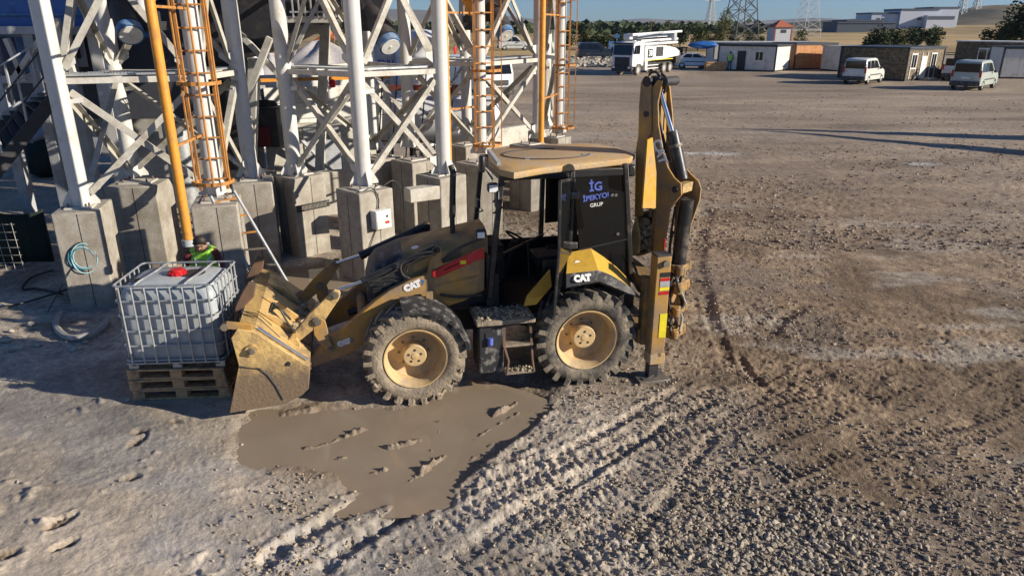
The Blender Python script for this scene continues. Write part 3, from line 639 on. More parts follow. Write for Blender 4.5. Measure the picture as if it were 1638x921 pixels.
# ---- bucket
OUT = PX(C8([(65,885),(122,592),(75,425),(112,372),(215,385),(556,602),(552,735),(512,775),(400,832)]), .0)
SHELL = [OUT[i] for i in (0,8,7,6,5,4,3)]               # floor, heel, back, up to the top lip
BY0, BY1 = .0, 2.42
bk = bpy.data.objects.new('loader_bucket', None); COL.objects.link(bk); bk.parent = DG
sp = MB().prism(OUT, BY0, BY0+.035, XZ).build('side_plate', MT['bucket'], bk, bevel=.006)
MB().prism(OUT, BY1-.035, BY1, XZ).build('side_plate', MT['bucket'], bk, bevel=.006)
seam = [(ML(*p, 0)) for p in C8([(130,600),(250,612),(300,650),(350,715),(395,800)])]
MB().tube([(x, BY0-.004, z) for x, z in seam], .012, 6).build('clam_seam', MT['dark'], sp)
for q, r in (((203,497),.075),((425,582),.032)):
    x, z = ML(*C8([q])[0], 0); pin(x, z, BY0, r, sp, name='pivot_boss', m=MT['bucket' if r > .05 else 'dark'], l=.03 if r > .05 else .004)
x, z = ML(*C8([(203,497)])[0], 0); pin(x, z, BY0-.028, .04, sp)
# shell as a folded plate
b = MB(); n = len(SHELL); th = .03
def inset(P, t):
    o = []
    for i, p in enumerate(P):
        a = V(*P[max(i-1,0)], 0); c = V(*P[min(i+1,len(P)-1)], 0); d = (c-a).normalized(); o.append((p[0]-d.y*t, p[1]+d.x*t))
    return o
poly = SHELL + inset(SHELL, th)[::-1]
MB().prism(poly, BY0+.035, BY1-.035, XZ).build('bucket_shell', MT['bucket'], bk, bevel=.004)
tb = PX(C8([(112,372),(215,385),(300,440),(270,470),(200,430),(100,420)]), 0)
MB().prism(tb, BY0+.036, BY1-.036, XZ).build('top_beam', MT['bucket'], bk, bevel=.012)
a = ML(*C8([(235,395)])[0], 0); c = ML(*C8([(540,590)])[0], 0)
MB().cyl((a[0],.10,a[1]+.03),(c[0],.10,c[1]+.03),.018).build('clam_rod', MT['chrome'], bk)
for yy in (.62, 1.15, 1.75):
    P = PX(C8([(215,385),(330,420),(470,520),(556,602),(380,500)]), 0)
    MB().prism([(x, z+.02) for x, z in P], yy, yy+.04, XZ).build('back_rib', MT['bucket'], bk, bevel=.006)
x, z = ML(*C8([(45,355)])[0], .05); x2, z2 = ML(*C8([(205,360)])[0], .05)
b = MB(); b.bar((x,.06,z+.02),(x2,.06,z2+.0),.05,.09); b.build('fork_carrier_hook', MT['cat'], bk, bevel=.008)
MB().cyl((x-.02,.02,z),(x-.02,.11,z),.045).build('hook_pin', MT['steel'], bk)
# folded fork tine lying behind the bucket lip
for yy, s_ in ((.75, 1), (1.9, 1)):
    T = [(-2.12,1.46),(-2.02,1.60),(-1.92,1.58),(-1.97,1.40),(-2.16,1.22),(-2.22,1.06),(-2.25,1.08),(-2.22,1.28)]
    MB().prism(T, yy, yy+.09, XZ).build('fork_tine', MT['rust'], bk, bevel=.012)
for pts in (((-1.72,.30,1.34),(-1.66,.28,1.46),(-1.6,.3,1.36),(-1.54,.26,1.22),(-1.45,.2,1.08)), ((-1.76,.42,1.30),(-1.7,.4,1.43),(-1.62,.42,1.34),(-1.5,.36,1.2))):
    MB().tube(smooth_pts(pts), .014).build('hose', MT['hose'], bk)
# earth stuck to the bucket cheek and in its corners
b = MB(); R = random.Random(4)
for k in range(160):
    b.box((R.uniform(-1.75,-1.4), R.uniform(.5,2.2), R.uniform(.80,.92)), (.02+R.random()*.05,)*3, M=Matrix.Rotation(R.random()*3, 3, V(R.random(),1,R.random()).normalized()))
b.build('stuck_earth', MT['dirt_clod'], bk)['kind'] = 'stuff'
# ---- front mudguard
ga = [math.radians(q) for q in (101,86,72,58,44,31,18,7)]
N1 = [(.03+.725*math.cos(q), .64+.705*math.sin(q)) for q in ga]; F1 = [(.03+.755*math.cos(q), .64+.735*math.sin(q)) for q in ga]
b = MB(); P = []
for (x, z), (u, w_) in zip(N1, F1): cq, sq = (x-.03)/.725, (z-.64)/.705; P += [V(x-cq*.05,-.05,z-sq*.05), V(x,-.055,z), V(x+cq*.02,.0,z+sq*.02), V(u,.44,w_), V(u-cq*.02,.44,w_-sq*.02), V(x,.0,z), V(x-cq*.05,-.035,z-sq*.05)]
b.add(P, [(i*7+j, i*7+(j+1)%7, (i+1)*7+(j+1)%7, (i+1)*7+j) for i in range(7) for j in range(7)] + [list(range(7)), list(range(49,56))[::-1]])
fg = b.build('front_mudguard', MT['plastic'], DG, smooth=35)
x, z = F1[2]; MB().box((x+.02,.40,z+.03),(.09,.05,.10)).build('guard_bracket', MT['cat'], fg)
# ---- rear mudguard: sloping yellow panel over a black lip
TP = PX([(908,404),(945,397),(966,411),(985,426),(1008,449)], .42); BT = PX([(905,438),(957,432),(976,439),(992,448),(1010,461)], .03); LO = PX([(905,460),(958,450),(980,458),(1000,467),(1026,476)], .0)
b = MB(); n = 5
P = [V(x,.42,z) for x,z in TP] + [V(x,.03,z) for x,z in BT] + [V(x,.42,z-.06) for x,z in TP] + [V(x,.06,z-.06) for x,z in BT]
b.add(P, [(i,i+1,n+i+1,n+i) for i in range(4)]+[(3*n+i,3*n+i+1,2*n+i+1,2*n+i) for i in range(4)]+[(n+i,n+i+1,3*n+i+1,3*n+i) for i in range(4)]+[(0,n,3*n,2*n),(4,2*n+4,3*n+4,n+4)])
b.build('rear_mudguard', MT['cat_clean'], DG, smooth=20, bevel=.008)
b = MB(); P = []
for (x,z),(u,w_) in zip(BT, LO): P += [V(x,.025,z+.004), V(u,-.01,w_), V(u,.03,w_-.03), V(x,.07,z-.03)]
b.add(P, [(i*4+j, i*4+(j+1)%4, (i+1)*4+(j+1)%4, (i+1)*4+j) for i in range(4) for j in range(4)]+[(0,1,2,3),(19,18,17,16)])
lip = b.build('mudguard_lip', MT['plastic'], DG, smooth=20, bevel=.006)
wt = lettering('CAT', MT['white'], lip, MX((ML(931,445,.0)[0], -.018, ML(931,444.5,.0)[1]), (1,0,.02), (0,.45,1)), .115, bold=.010)
MB().lathe([(0,.0005),(.003,.045),(.006,.04),(.0065,.0005)], (*[ML(924,424,.2)[0], .21], ML(924,424,.2)[1]+.02), (.0,-.75,.65), 18).build('round_sticker', MT['white'], DG)
# mudguard inner wall and the slanted yellow stay in front of the wheel
MB().box((2.45,.46,1.35),(1.2,.04,.75)).build('wheel_arch_wall', MT['black'], DG)
SL = PX([(838,490),(843,474),(880,432),(883,458),(858,487)], .25); MB().prism(SL, .25, .29, XZ).build('mudguard_stay', MT['cat_clean'], DG, bevel=.005)
# ---- cab
cab = bpy.data.objects.new('cab', None); COL.objects.link(cab); cab.parent = DG
CY0, CY1 = .45, 1.88
A0, A1 = ML(783,475,CY0), ML(803,278,CY0); B0, B1 = ML(905,480,CY0), ML(915,272,CY0); C0_, C1_ = ML(1009,450,CY0), ML(1000,262,CY0)
def post(name, a, b_, y, w=.07, d=.08): return MB().bar((a[0],y,a[1]),(b_[0],y,b_[1]),w,d).build(name, MT['black'], cab, bevel=.012)
for y in (CY0, CY1):
    for p, q in ((A0,A1),(B0,B1),(C0_,C1_)): post('cab_pillar', p, q, y)
    MB().bar((A1[0],y,2.90),(C1_[0],y,2.90),.06,.10).build('roof_rail', MT['black'], cab, bevel=.01)
MB().bar((A1[0],CY0,2.90),(A1[0],CY1,2.90),.06,.1).build('roof_rail', MT['black'], cab); MB().bar((C1_[0],CY0,2.90),(C1_[0],CY1,2.90),.06,.1).build('roof_rail', MT['black'], cab)
MB().box((2.0,1.165,1.07),(1.95,1.36,.08)).build('cab_floor', MT['interior'], cab)
MB().box((1.10,1.165,1.45),(.05,1.36,.72)).build('front_bulkhead', MT['black'], cab); MB().box((2.05,CY1-.02,1.33),(1.85,.05,.62)).build('lower_panel', MT['interior'], cab); MB().box((1.18,.62,1.32),(.12,.30,.52)).build('lower_panel', MT['interior'], cab); MB().box((2.96,1.165,1.5),(.05,1.36,.85)).build('rear_panel', MT['interior'], cab)
MB().prism([(-.44,1.04),(-.44,1.40),(.25,1.44),(.70,1.40),(1.10,1.55),(1.10,1.04)],.665,.695,XZ).build('engine_side_panel', MT['black'], DG, bevel=.01)
MB().box((2.55,1.165,1.28),(.95,1.36,.42)).build('rear_floor', MT['interior'], cab)
rp = [WL(G(*p, 3.04)) for p in ((799,271),(822,276),(870,268),(1008,253),(1016,246),(990,236),(955,230),(880,231),(812,236),(780,241),(782,256))]
cen = sum(rp, V(0,0,0))/len(rp)
b = MB(); lay = [(2.955,.985),(2.968,1.0),(3.015,1.0),(3.035,.99),(3.06,.90)]; n = len(rp); P = []
for z, k in lay: P += [V(cen.x+(p.x-cen.x)*k, cen.y+(p.y-cen.y)*k, z) for p in rp]
b.add(P, [list(range(n))[::-1], list(range(len(P)-n, len(P)))]+[(i*n+j, i*n+(j+1)%n, (i+1)*n+(j+1)%n, (i+1)*n+j) for i in range(4) for j in range(n)])
rf = b.build('cab_roof', MT['cat_dusty'], cab, smooth=35)
b = MB(); b.tube([(cen.x-.1+.62*math.cos(t), cen.y+.42*math.sin(t), 3.063) for t in np.linspace(1.2, 5.9, 40)], .011, 6); b.build('roof_groove', MT['dark'], rf)
for px in ((848,254),(862,236),(940,247)):
    p = WL(G(*px, 3.06)); MB().box((p.x,p.y,3.062),(.16,.10,.008)).build('roof_sticker', MT['grey_paint'], rf)
for px in ((805,276),(841,272),(935,262)):
    p = WL(G(*px, 2.98)); MB().cyl((p.x,p.y-.005,2.965),(p.x,p.y+.03,2.98),.022,n=10).build('roof_bolt', MT['steel'], rf)
def pane(name, pts, y, m, th=.008):
    return MB().prism(pts, y, y+th, XZ).build(name, m, cab, smooth=0)
wq = [(B1[0]+.02,2.86),(C1_[0]-.03,2.87)] + [ML(1003,381,CY0), ML(926,398,CY0)]
qw = pane('quarter_window', wq, CY0-.02, MT['glass_dark']); pane('lower_window', [ML(926,400,CY0),ML(1003,383,CY0),ML(1009,445,CY0),ML(985,424,CY0),ML(945,399,CY0)], CY0-.015, MT['glass_dark'])
MB().bar((ML(924,399,CY0)[0],CY0-.02,ML(924,399,CY0)[1]),(ML(1004,381,CY0)[0],CY0-.02,ML(1004,381,CY0)[1]),.025).build('window_bar', MT['black'], cab)
for q in ((984,311),(987,373),(978,311)): x, z = ML(*q, CY0); pin(x, z, CY0-.02, .022, cab, name='window_catch', m=MT['chrome'], l=.02)
blue, wht = MT['blue_print'], MT['white']
writing('İG', (952,298.5), .16, CY0, blue, cab, (962,297.2), .005, off=.028); writing('İPEKYOL', (953.5,314.5), .098, CY0, blue, cab, (963.5,312.6), .003, off=.028); writing('GRUP', (953,327), .072, CY0, wht, cab, (963,325.5), .001, off=.028)
pane('side_window', [(A1[0]+.04,2.84),(B1[0]-.04,2.84),(B1[0]-.06,1.55),(A0[0]+.06,1.55)], CY1, MT['glass'])
pane('side_window', [(B1[0]+.04,2.84),(C1_[0]-.04,2.84),(C1_[0]-.02,1.9),(B1[0]+.04,1.85)], CY1, MT['glass_dark'])
MB().add([(A1[0]-.01,CY0+.06,2.85),(A1[0]-.01,CY1-.06,2.85),(A0[0]+.05,CY1-.06,1.80),(A0[0]+.05,CY0+.06,1.80)], [(0,1,2,3)]).build('windscreen', MT['glass'], cab, smooth=0)
MB().add([(C1_[0],CY0+.06,2.85),(C1_[0],CY1-.06,2.85),(C0_[0]-.03,CY1-.06,1.6),(C0_[0]-.03,CY0+.06,1.6)], [(0,1,2,3)]).build('rear_window', MT['glass_dark'], cab, smooth=0)
# seat, steering column and wheel, console
b = MB(); b.box((2.15,1.15,1.55),(.52,.5,.14)); b.box((2.42,1.15,1.92),(.14,.48,.68)); b.box((2.15,1.15,1.3),(.36,.36,.36)); b.box((2.2,.86,1.78),(.4,.08,.06)); b.build('seat', MT['interior'], cab, bevel=.03)
b = MB(); b.cyl((1.38,1.15,1.2),(1.62,1.15,1.82),.06); b.box((1.28,1.15,1.6),(.26,.6,.5)); b.build('steering_column', MT['interior'], cab, bevel=.02)
t_ = [(1.66+.19*math.cos(t)*.86, 1.15+.19*math.sin(t), 1.86+.19*math.cos(t)*-.5) for t in np.linspace(0, 2*math.pi, 25)]
MB().tube(t_, .016).build('steering_wheel', MT['interior'], cab)
MB().cyl((1.75,.8,1.3),(1.72,.8,1.9),.012).build('control_lever', MT['dark'], cab)
MB().bar((A0[0]+.2,CY0+.05,1.85),(B0[0]-.2,CY0+.5,1.95),.025).build('grab_rail', MT['black'], cab)
# open door, swung out towards the back
hg = WL(D(921,274,0)+V(0,0,0)) if False else None
dw = bpy.data.objects.new('open_door', None); COL.objects.link(dw); dw.parent = cab
hx, hy = B1[0]+.02, CY0-.03; hw = V(M_O[0]+hx*_c-hy*_s, M_O[1]+hx*_s+hy*_c, 0); yo = hw.y-.80
T0, T1 = V(hx,hy,2.84), WL(D(896,291,yo)); M0, M1_ = V(hx-.02,hy,1.80), WL(D(894,402,yo)); L0, L1 = V(hx-.18,hy,1.05), WL(D(886,503,yo-.0))
for a, c in ((T0,T1),(T1,M1_),(M1_,L1),(L1,L0),(L0,M0),(M0,T0),(M0,M1_)): MB().bar(a, c, .035).build('door_frame', MT['black'], dw, bevel=.006)
MB().add([T0,T1,M1_,M0], [(0,1,2,3)]).build('door_glass', MT['glass_dark'], dw, smooth=0); MB().add([M0,M1_,L1,L0], [(0,1,2,3)]).build('door_glass', MT['glass_dark'], dw, smooth=0)
for z in (2.62, 1.93): MB().box((hx-.01,hy-.03,z),(.16,.05,.10)).build('door_hinge', MT['plastic'], dw, bevel=.02)
# lamps, mirrors on the front pillar
b = MB(); x, z = ML(768,371,.55); b.box((x,.5,z),(.13,.12,.12)); lm = b.build('work_lamp', MT['black'], DG, bevel=.02); MB().box((x-.01,.425,z-.01),(.10,.03,.08)).build('lamp_lens', MT['headlamp'], lm, bevel=.01)
for q, yy, s_ in (((771,262),.5,(.07,.14,.22)),((795,318),.42,(.05,.18,.26)),((788,300),.42,(.14,.12,.12)),((764,325),1.7,(.06,.2,.14))):
    x, z = ML(*q, yy); mi = MB().box((x,yy,z),s_).build('mirror', MT['black'], cab, bevel=.03); MB().tube([(x,yy,z-.02),(x+.08,yy+.01,z-.12),(A0[0]+.06,CY0 if yy<1 else CY1,z-.2)],.012).build('mirror_arm', MT['black'], mi)
x, z = ML(788,300,.42); MB().box((x-.0,.355,z),(.11,.02,.09)).build('lamp_lens', MT['headlamp'], cab)
x, z = ML(1005,264,.45); MB().box((x+.05,.5,z-.08),(.12,.14,.16)).build('rear_lamp', MT['black'], cab, bevel=.03)
MB().bar(WL(G(782,241,3.12)), WL(G(798,262,3.08)), .05).build('lamp_bar', MT['grey_paint'], cab)
# ---- steps and toolbox
b = MB(); b.box((1.05,.32,.66),(.34,.5,.72)); bx_ = b.build('toolbox', MT['plastic'], DG, bevel=.02); MB().box((1.05,.065,.80),(.16,.012,.2)).build('recess', MT['dark'], bx_); MB().cyl((1.03,.055,.73),(1.03,.055,.83),.04).build('blue_jug', MT['blue_print'], bx_)
MB().box((1.24,.30,1.05),(.80,.60,.07)).build('step_plate', MT['tyre_mud'], DG, bevel=.015)
ld = MB(); ld.tube([(1.24,.12,.95),(1.22,.06,.68),(1.27,.02,.48),(1.24,-.01,.30)],.018); o = ld.build('step_rail', MT['rust'], DG)
MB().tube([(1.60,.12,.95),(1.60,.06,.68),(1.60,.02,.48),(1.62,-.01,.30)],.018).build('step_rail', MT['rust'], DG)
for z, y, e in ((.68,.08,0),(.30,.02,.0)): MB().box((1.42,y+.05,z),(.40,.16,.035)).build('step_tread', MT['tyre_mud'], DG, bevel=.008)
b = MB(); R = random.Random(11)
for k in range(110):
    q = R.uniform(.02,.05); b.box((R.uniform(.88,1.62),R.uniform(.02,.55),1.088),(q,q,q*.6), M=Matrix.Rotation(R.random()*3,3,V(R.random(),.3,1).normalized()))
for k in range(40): q = R.uniform(.02,.045); b.box((R.uniform(1.25,1.6),R.uniform(.0,.13),.322),(q,q,q*.6), M=Matrix.Rotation(R.random()*3,3,V(R.random(),.3,1).normalized()))
b.build('stuck_earth', MT['dirt_clod'], DG)['kind'] = 'stuff'
# ---- rear frame, stabilisers
b = MB(); b.box((3.30,1.15,.62),(.30,2.1,.22)); b.box((3.30,1.15,1.38),(.26,2.1,.18)); b.box((3.30,.14,1.0),(.22,.16,1.0)); b.box((3.30,2.16,1.0),(.22,.16,1.0)); b.build('rear_frame', MT['cat_worn'], DG, bevel=.012)
for k, yc in enumerate((-.03, 2.33)):
    st = MB().box((3.36,yc,1.10),(.21,.20,1.52)).build('stabiliser_leg', MT['cat'], DG, bevel=.014)
    MB().box((3.36,yc,1.865),(.215,.21,.02)).build('leg_cap', MT['dark'], st, bevel=.005)
    lo = MB().box((3.34,yc,.23),(.15,.13,.40)).build('inner_leg', MT['dark'], st, bevel=.01)
    b = MB(); b.box((3.33,yc,.03),(.46,.34,.05)); b.bar((3.15,yc-.12,.05),(3.32,yc-.12,.12),.02,.02); b.build('foot_plate', MT['steel'], st, bevel=.01)
    if k == 0:
        y = yc-.103
        MB().cyl((3.38,y,1.76),(3.38,y-.04,1.76),.045).build('leg_bolt', MT['steel'], st)
        for z, h, m in ((1.60,.07,'dark_print'),(1.53,.05,'red'),(1.47,.09,'grey_paint'),(1.40,.05,'yellow_print'),(1.34,.05,'red'),(.86,.36,'yellow_print')):
            MB().box((3.39 if z > 1 else 3.41,y-.002,z),(.14 if z > 1 else .105,.004,h-.004)).build('warning_label', MT[m], st)
        MB().cyl((3.39,y,.42),(3.39,y-.02,.42),.025).build('leg_bolt', MT['steel'], st)
        MB().box((3.36,y+.09,.36),(.225,.215,.16)).build('leg_collar', MT['cat_dusty'], st, bevel=.01)
MB().cyl((3.45,.10,1.85),(3.45,.10,2.03),.012).build('marker_rod', MT['red'], DG)
# ---- digging arm, folded upright and swung to the near side
KW = (2.30, 9.56); KA = math.radians(-42); KT = KA - M_TH
kp = WL(V(*KW, 0))
ke = V(math.cos(KT), math.sin(KT), 0); kn = V(-math.sin(KT), math.cos(KT), 0)
def KX(pts): return [on_plane(a, b_, KW, KA) for a, b_ in pts]
KF = lambda a, b_, t: kp + ke*a + kn*t + V(0,0,b_)
def kplate(name, pts, t0, t1, m, parent=DG, bevel=.008): return MB().prism(KX(pts), t0, t1, KF).build(name, m, parent, bevel=bevel)
def kp3(px, py, t):                           # point seen at (px,py) on the plane t behind the near plate
    o = (KW[0]-math.sin(KA)*t, KW[1]+math.cos(KA)*t); a, z = on_plane(px, py, o, KA); return kp+ke*a+kn*t+V(0,0,z)
BW = .34
NEAR = [(1043,140),(1052,128),(1060,130),(1052,165),(1053,200),(1060,240),(1068,268),(1078,284),(1089,294),(1090,312),(1072,334),(1065,381),(1060,420),(1060,500),(1040,500),(1042,440),(1046,380),(1049,330),(1050,275),(1044,215)]
bm = kplate('boom', NEAR, 0, .03, MT['cat'])
FAR = [(1056,140),(1066,128),(1071,140),(1075,180),(1077,215),(1090,262),(1106,280),(1117,290),(1121,302),(1119,320),(1105,360),(1097,400),(1092,500),(1070,500),(1075,420),(1080,330),(1066,240),(1058,180)]
b = MB(); Q = [kp3(*p, BW) for p in FAR]; n = len(Q); b.add([q for q in Q]+[q+kn*.03 for q in Q], [list(range(n)), list(range(n,2*n))[::-1]]+[(i,n+i,n+(i+1)%n,(i+1)%n) for i in range(n)]); b.build('boom_plate', MT['cat'], bm, bevel=.006)
b = MB()
for p, q in (((1046,150),(1049,300)),((1049,300),(1042,440))):
    a, c = kp3(*p, .03), kp3(*q, .03); b.add([a, c, c+kn*(BW-.03), a+kn*(BW-.03), a+ke*.02, c+ke*.02, c+kn*(BW-.03)+ke*.02, a+kn*(BW-.03)+ke*.02], [(0,1,2,3),(7,6,5,4),(0,4,5,1),(1,5,6,2),(2,6,7,3),(3,7,4,0)])
b.build('boom_web', MT['cat_shade'], bm)
a = kp3(1091,303,.03); MB().box(a+kn*.155-ke*.05, (.12,.30,.13), rz=KT).build('cylinder_mount', MT['bucket'], bm, bevel=.012)
MB().cyl(kp3(1099,318,.17), kp3(1083,440,.17), .10, n=24).build('boom_cylinder', MT['black'], bm)
b = MB(); b.cyl(kp3(1085.5,420,.17), kp3(1085,424,.17), .108, n=24); b.build('cylinder_band', MT['steel'], bm)
dcy = MB().cyl(kp3(1091,287,.17), kp3(1075,210,.17), .088, n=24).build('dipper_cylinder', MT['black'], bm)
b = MB(); b.cyl(kp3(1080.5,236,.17), kp3(1079.5,231,.17), .096, n=24); b.build('cylinder_band', MT['steel'], dcy)
MB().cyl(kp3(1075,211,.17), kp3(1054,140,.17), .034, n=16).build('dipper_rod', MT['chrome'], bm)
for k, (pts, t) in enumerate((([(1050,140),(1052,175),(1060,215),(1068,245),(1080,283)],.07),([(1047,135),(1050,170),(1057,215),(1064,245)],.10),([(1058,135),(1066,180),(1074,205)],.27),([(1080,330),(1074,370),(1070,410),(1072,440)],.10),([(1077,370),(1072,395),(1073,430)],.06),([(1049,150),(1050,190),(1058,230)],.04))):
    MB().tube(smooth_pts([kp3(*p, t) for p in pts]), .016).build('hose', MT['hose'], bm)
wx = kp3(1055,243,-.012); up_ = kp3(1049,225,-.012)-kp3(1055,245,-.012)
dirw = -(up_); lettering('CAT', MT['white'], bm, MX(wx, dirw, ke), .17, bold=.008)
x = kp3(1080,303,-.01); MB().cyl(x-kn*.02, x+kn*.01, .045).build('pin', MT['dark'], bm)
x = kp3(1088,330,0)
dp = kplate('dipper_arm', [(1026,132),(1032,122),(1040,122),(1043,140),(1043,212),(1034,224),(1030,300),(1028,345),(1016,345),(1018,240),(1022,215),(1023,170)], -.02, .02, MT['cat'])
kplate('dipper_plate', [(1024,136),(1032,124),(1040,124),(1042,212),(1034,224),(1028,340),(1017,340),(1019,240)], .26, .30, MT['cat_shade'], dp)
# broad face of the dipper, sunlight put into its paint
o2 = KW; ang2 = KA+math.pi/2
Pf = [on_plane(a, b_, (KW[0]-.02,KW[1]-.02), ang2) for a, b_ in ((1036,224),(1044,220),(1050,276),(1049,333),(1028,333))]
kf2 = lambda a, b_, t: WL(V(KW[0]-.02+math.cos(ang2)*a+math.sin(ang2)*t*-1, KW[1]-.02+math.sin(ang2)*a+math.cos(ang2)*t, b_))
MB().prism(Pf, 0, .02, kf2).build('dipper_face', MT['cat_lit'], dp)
x = kp3(1033,183,-.03); MB().cyl(x, x+kn*.03, .04).build('pin', MT['dark'], dp)
# pivot cluster at the top
b = MB()
for px, r, t0, t1 in ((1034,.07,-.03,.34),(1062,.06,.03,.36)):
    a = kp3(px, 131, t0); b.cyl(a, a+kn*(t1-t0), r)
b.box(kp3(1050,130,.15),(.22,.2,.12), rz=KT); b.build('pivot_block', MT['dark'], bm, bevel=.01)
for pts in ([(1036,135),(1040,118),(1050,116),(1056,128),(1057,150)], [(1032,150),(1041,130),(1048,124),(1052,140),(1053,165)], [(1062,150),(1066,128),(1058,118)]):
    MB().tube(smooth_pts([kp3(*p, .12) for p in pts]), .018).build('hose', MT['hose'], bm)
# digging bucket hanging on the dipper, mouth to the camera
hb = bpy.data.objects.new('digging_bucket', None); COL.objects.link(hb); hb.parent = DG
q = lambda px, py, t=0.: kp3(px, py, t)
b = MB(); Pb = [(1008,388),(1019,340),(1047,334),(1046,352),(1042,383),(1038,405),(1022,410),(1012,408)]
mid = [(1030,344),(1044,338),(1042,360),(1030,352)]
Q = [q(*p, .10) for p in Pb]; n = len(Q); cback = [v + kn*.38 for v in Q]; cc = sum(cback, V(0,0,0))/n; cback = [cc+(v-cc)*.82 for v in cback]
b.add(Q + cback, [list(range(n,2*n))[::-1]] + [(i, n+i, n+(i+1)%n, (i+1)%n) for i in range(n)])
bs = b.build('bucket_shell', MT['bucket'], hb, smooth=30); so = bs.modifiers.new('wall', 'SOLIDIFY'); so.thickness = .025
MB().prism(KX([(1005,395),(1018,345),(1024,380),(1022,405),(1010,410)]), -.02, .03, KF).build('bucket_cheek', MT['bucket'], hb, bevel=.006)
for p, r_ in (((1026,343),(1018,318)),((1041,346),(1040,316))): 
    a, c = q(*p, .06), q(*r_, .02); MB().cyl(a, c, .032, .02, n=8).build('bucket_tooth', MT['steel'], hb)
b = MB(); R = random.Random(9)
for k in range(90):
    s_ = R.uniform(.02,.06); b.box(q(R.uniform(1024,1044), R.uniform(350,400), .09+.05*R.random()), (s_,s_,s_*.8), M=Matrix.Rotation(R.random()*3,3,V(R.random(),.3,1).normalized()))
b.build('stuck_earth', MT['dirt_clod'], hb)['kind'] = 'stuff'
# swing casting and valve clutter at the foot of the arm
b = MB(); z_ = [(.50,.30),(.85,.24),(1.2,.30),(1.48,.2)]
for z, s_ in z_: b.box(kp-ke*.04+kn*.17+V(0,0,z), (.24,.34,s_*.55), rz=KT); b.cyl(kp+ke*.07+kn*.02+V(0,0,z-.07), kp+ke*.07+kn*.02+V(0,0,z+.07), .062, n=14); b.cyl(kp+ke*.04+kn*.30+V(0,0,z-.06), kp+ke*.04+kn*.30+V(0,0,z+.06), .055, n=14)
b.box(kp+ke*-.14+kn*.17+V(0,0,.95), (.10,.26,1.15), rz=KT); b.cyl(kp+ke*.02+kn*.17+V(0,0,.40), kp+ke*.02+kn*.17+V(0,0,1.45), .035)
b.build('swing_casting', MT['cat_worn'], DG, bevel=.02)
for k in range(7):
    R = random.Random(k+40); p = [kp+ke*R.uniform(-.06,.13)+kn*R.uniform(-.05,.3)+V(0,0,z) for z in (.5,.7,.95,1.2,1.5)]
    MB().tube(smooth_pts(p), .018).build('hose', MT['hose'] if k % 3 else MT['hose_grey'], DG)
hose([(1012,420),(1022,440),(1035,450),(1052,448)], .25, .02); hose([(1010,440),(1020,462),(1035,470),(1048,455)], .2, .02)
# ------------------------------------------------------------------ concrete pedestals
HP = 1.75
def pedestal(corner_px, rz, sx, sy, label, z=HP, seam=.55, light=False, corner=None):
    c = Vector(corner) if corner else G(*corner_px, z)           # the corner nearest the camera
    r = math.radians(rz); ex = V(math.cos(r), math.sin(r), 0); ey = V(-math.sin(r), math.cos(r), 0)
    o = thing('concrete_pedestal', label, 'concrete block', (c.x, c.y, 0), r, 'concrete pedestals under the silos')
    MB().box((sx/2, sy/2, z/2-.15), (sx, sy, z+.3)).build('block', MT['concrete'], o, bevel=.025)
    b = MB(); b.box((sx*seam, -.0005, z/2), (.012,.006,z-.06)); b.build('formwork_joint', MT['dark'], o, smooth=0)
    b = MB(); b.box((-.0005, sy*.5, z/2), (.006,.012,z-.06)); b.build('formwork_joint', MT['dark'], o, smooth=0)
    b = MB(); R = random.Random(int(c.x*100)); 
    b.box((sx/2, sy/2, z+.012), (sx*.62, sy*.5, .03)); b.build('base_plate', MT['leg_old'], o, bevel=.004)
    b = MB()
    for i in (.27,.73):
        for j in (.32,.68): b.cyl((sx*i, sy*j, z+.02),(sx*i, sy*j, z+.09),.018,n=6)
    b.build('anchor_bolts', MT['rust'], o)['kind'] = 'stuff'
    return o, c + ex*sx/2 + ey*sy/2
PD = {}
PD['L1'] = pedestal((162,340), 15, .72, 1.0, 'concrete block with a coil of blue cable hung on its face', corner=(-7.78,11.69,0))[1]
PD['L2'] = pedestal(None, 6, .98, .95, 'pale concrete block behind the one with the blue cable coil', corner=(-8.02,13.80,0))[1]
PD['L3'] = pedestal(None, 16, .78, .95, 'concrete block behind the bending worker, under the caged ladder', corner=(-5.62,12.15,0))[1]
PD['L4'] = pedestal(None, 16, .78, .8, 'concrete block half hidden behind the leaning ladder', corner=(-5.62,14.1,0))[1]
def diamond(px, rz, sx, sy, label, z=HP): 
    c = G(*px, z); return pedestal(None, rz, sx, sy, label, z, corner=(c.x, c.y, 0))[1]
PD['M1'] = diamond((467,287), 47, .78, .74, 'tall concrete block with a grating shadow, left of the control box')
PD['M2'] = diamond((574,311), 47, .80, .78, 'concrete block that carries the small grey control box')
PD['N1'] = diamond((704,287), 47, .75, .80, 'concrete block just behind the exhaust pipe of the digger')
PD['M3'] = diamond((603,257), 47, .8, .8, 'concrete block in the back row, behind the control box')
PD['M4'] = diamond((659,262), 47, .8, .8, 'wide concrete block between the control box and the orange fill pipe')
PD['N2'] = diamond((765,266), 47, .8, .8, 'concrete block under the caged ladder beside the cab roof')
PD['N3'] = diamond((850,236), 47, .8, .8, 'concrete block hidden low behind the cab roof')
PD['N5'] = diamond((745,236), 47, .8, .8, 'concrete block at the far side of the middle silo')
PD['N4'] = diamond((893,222), 47, .6, .6, 'small concrete block under the farthest caged ladder')
PD['N6'] = diamond((868,212), 47, .6, .6, 'concrete block of the farthest silo, seen between its pipes')
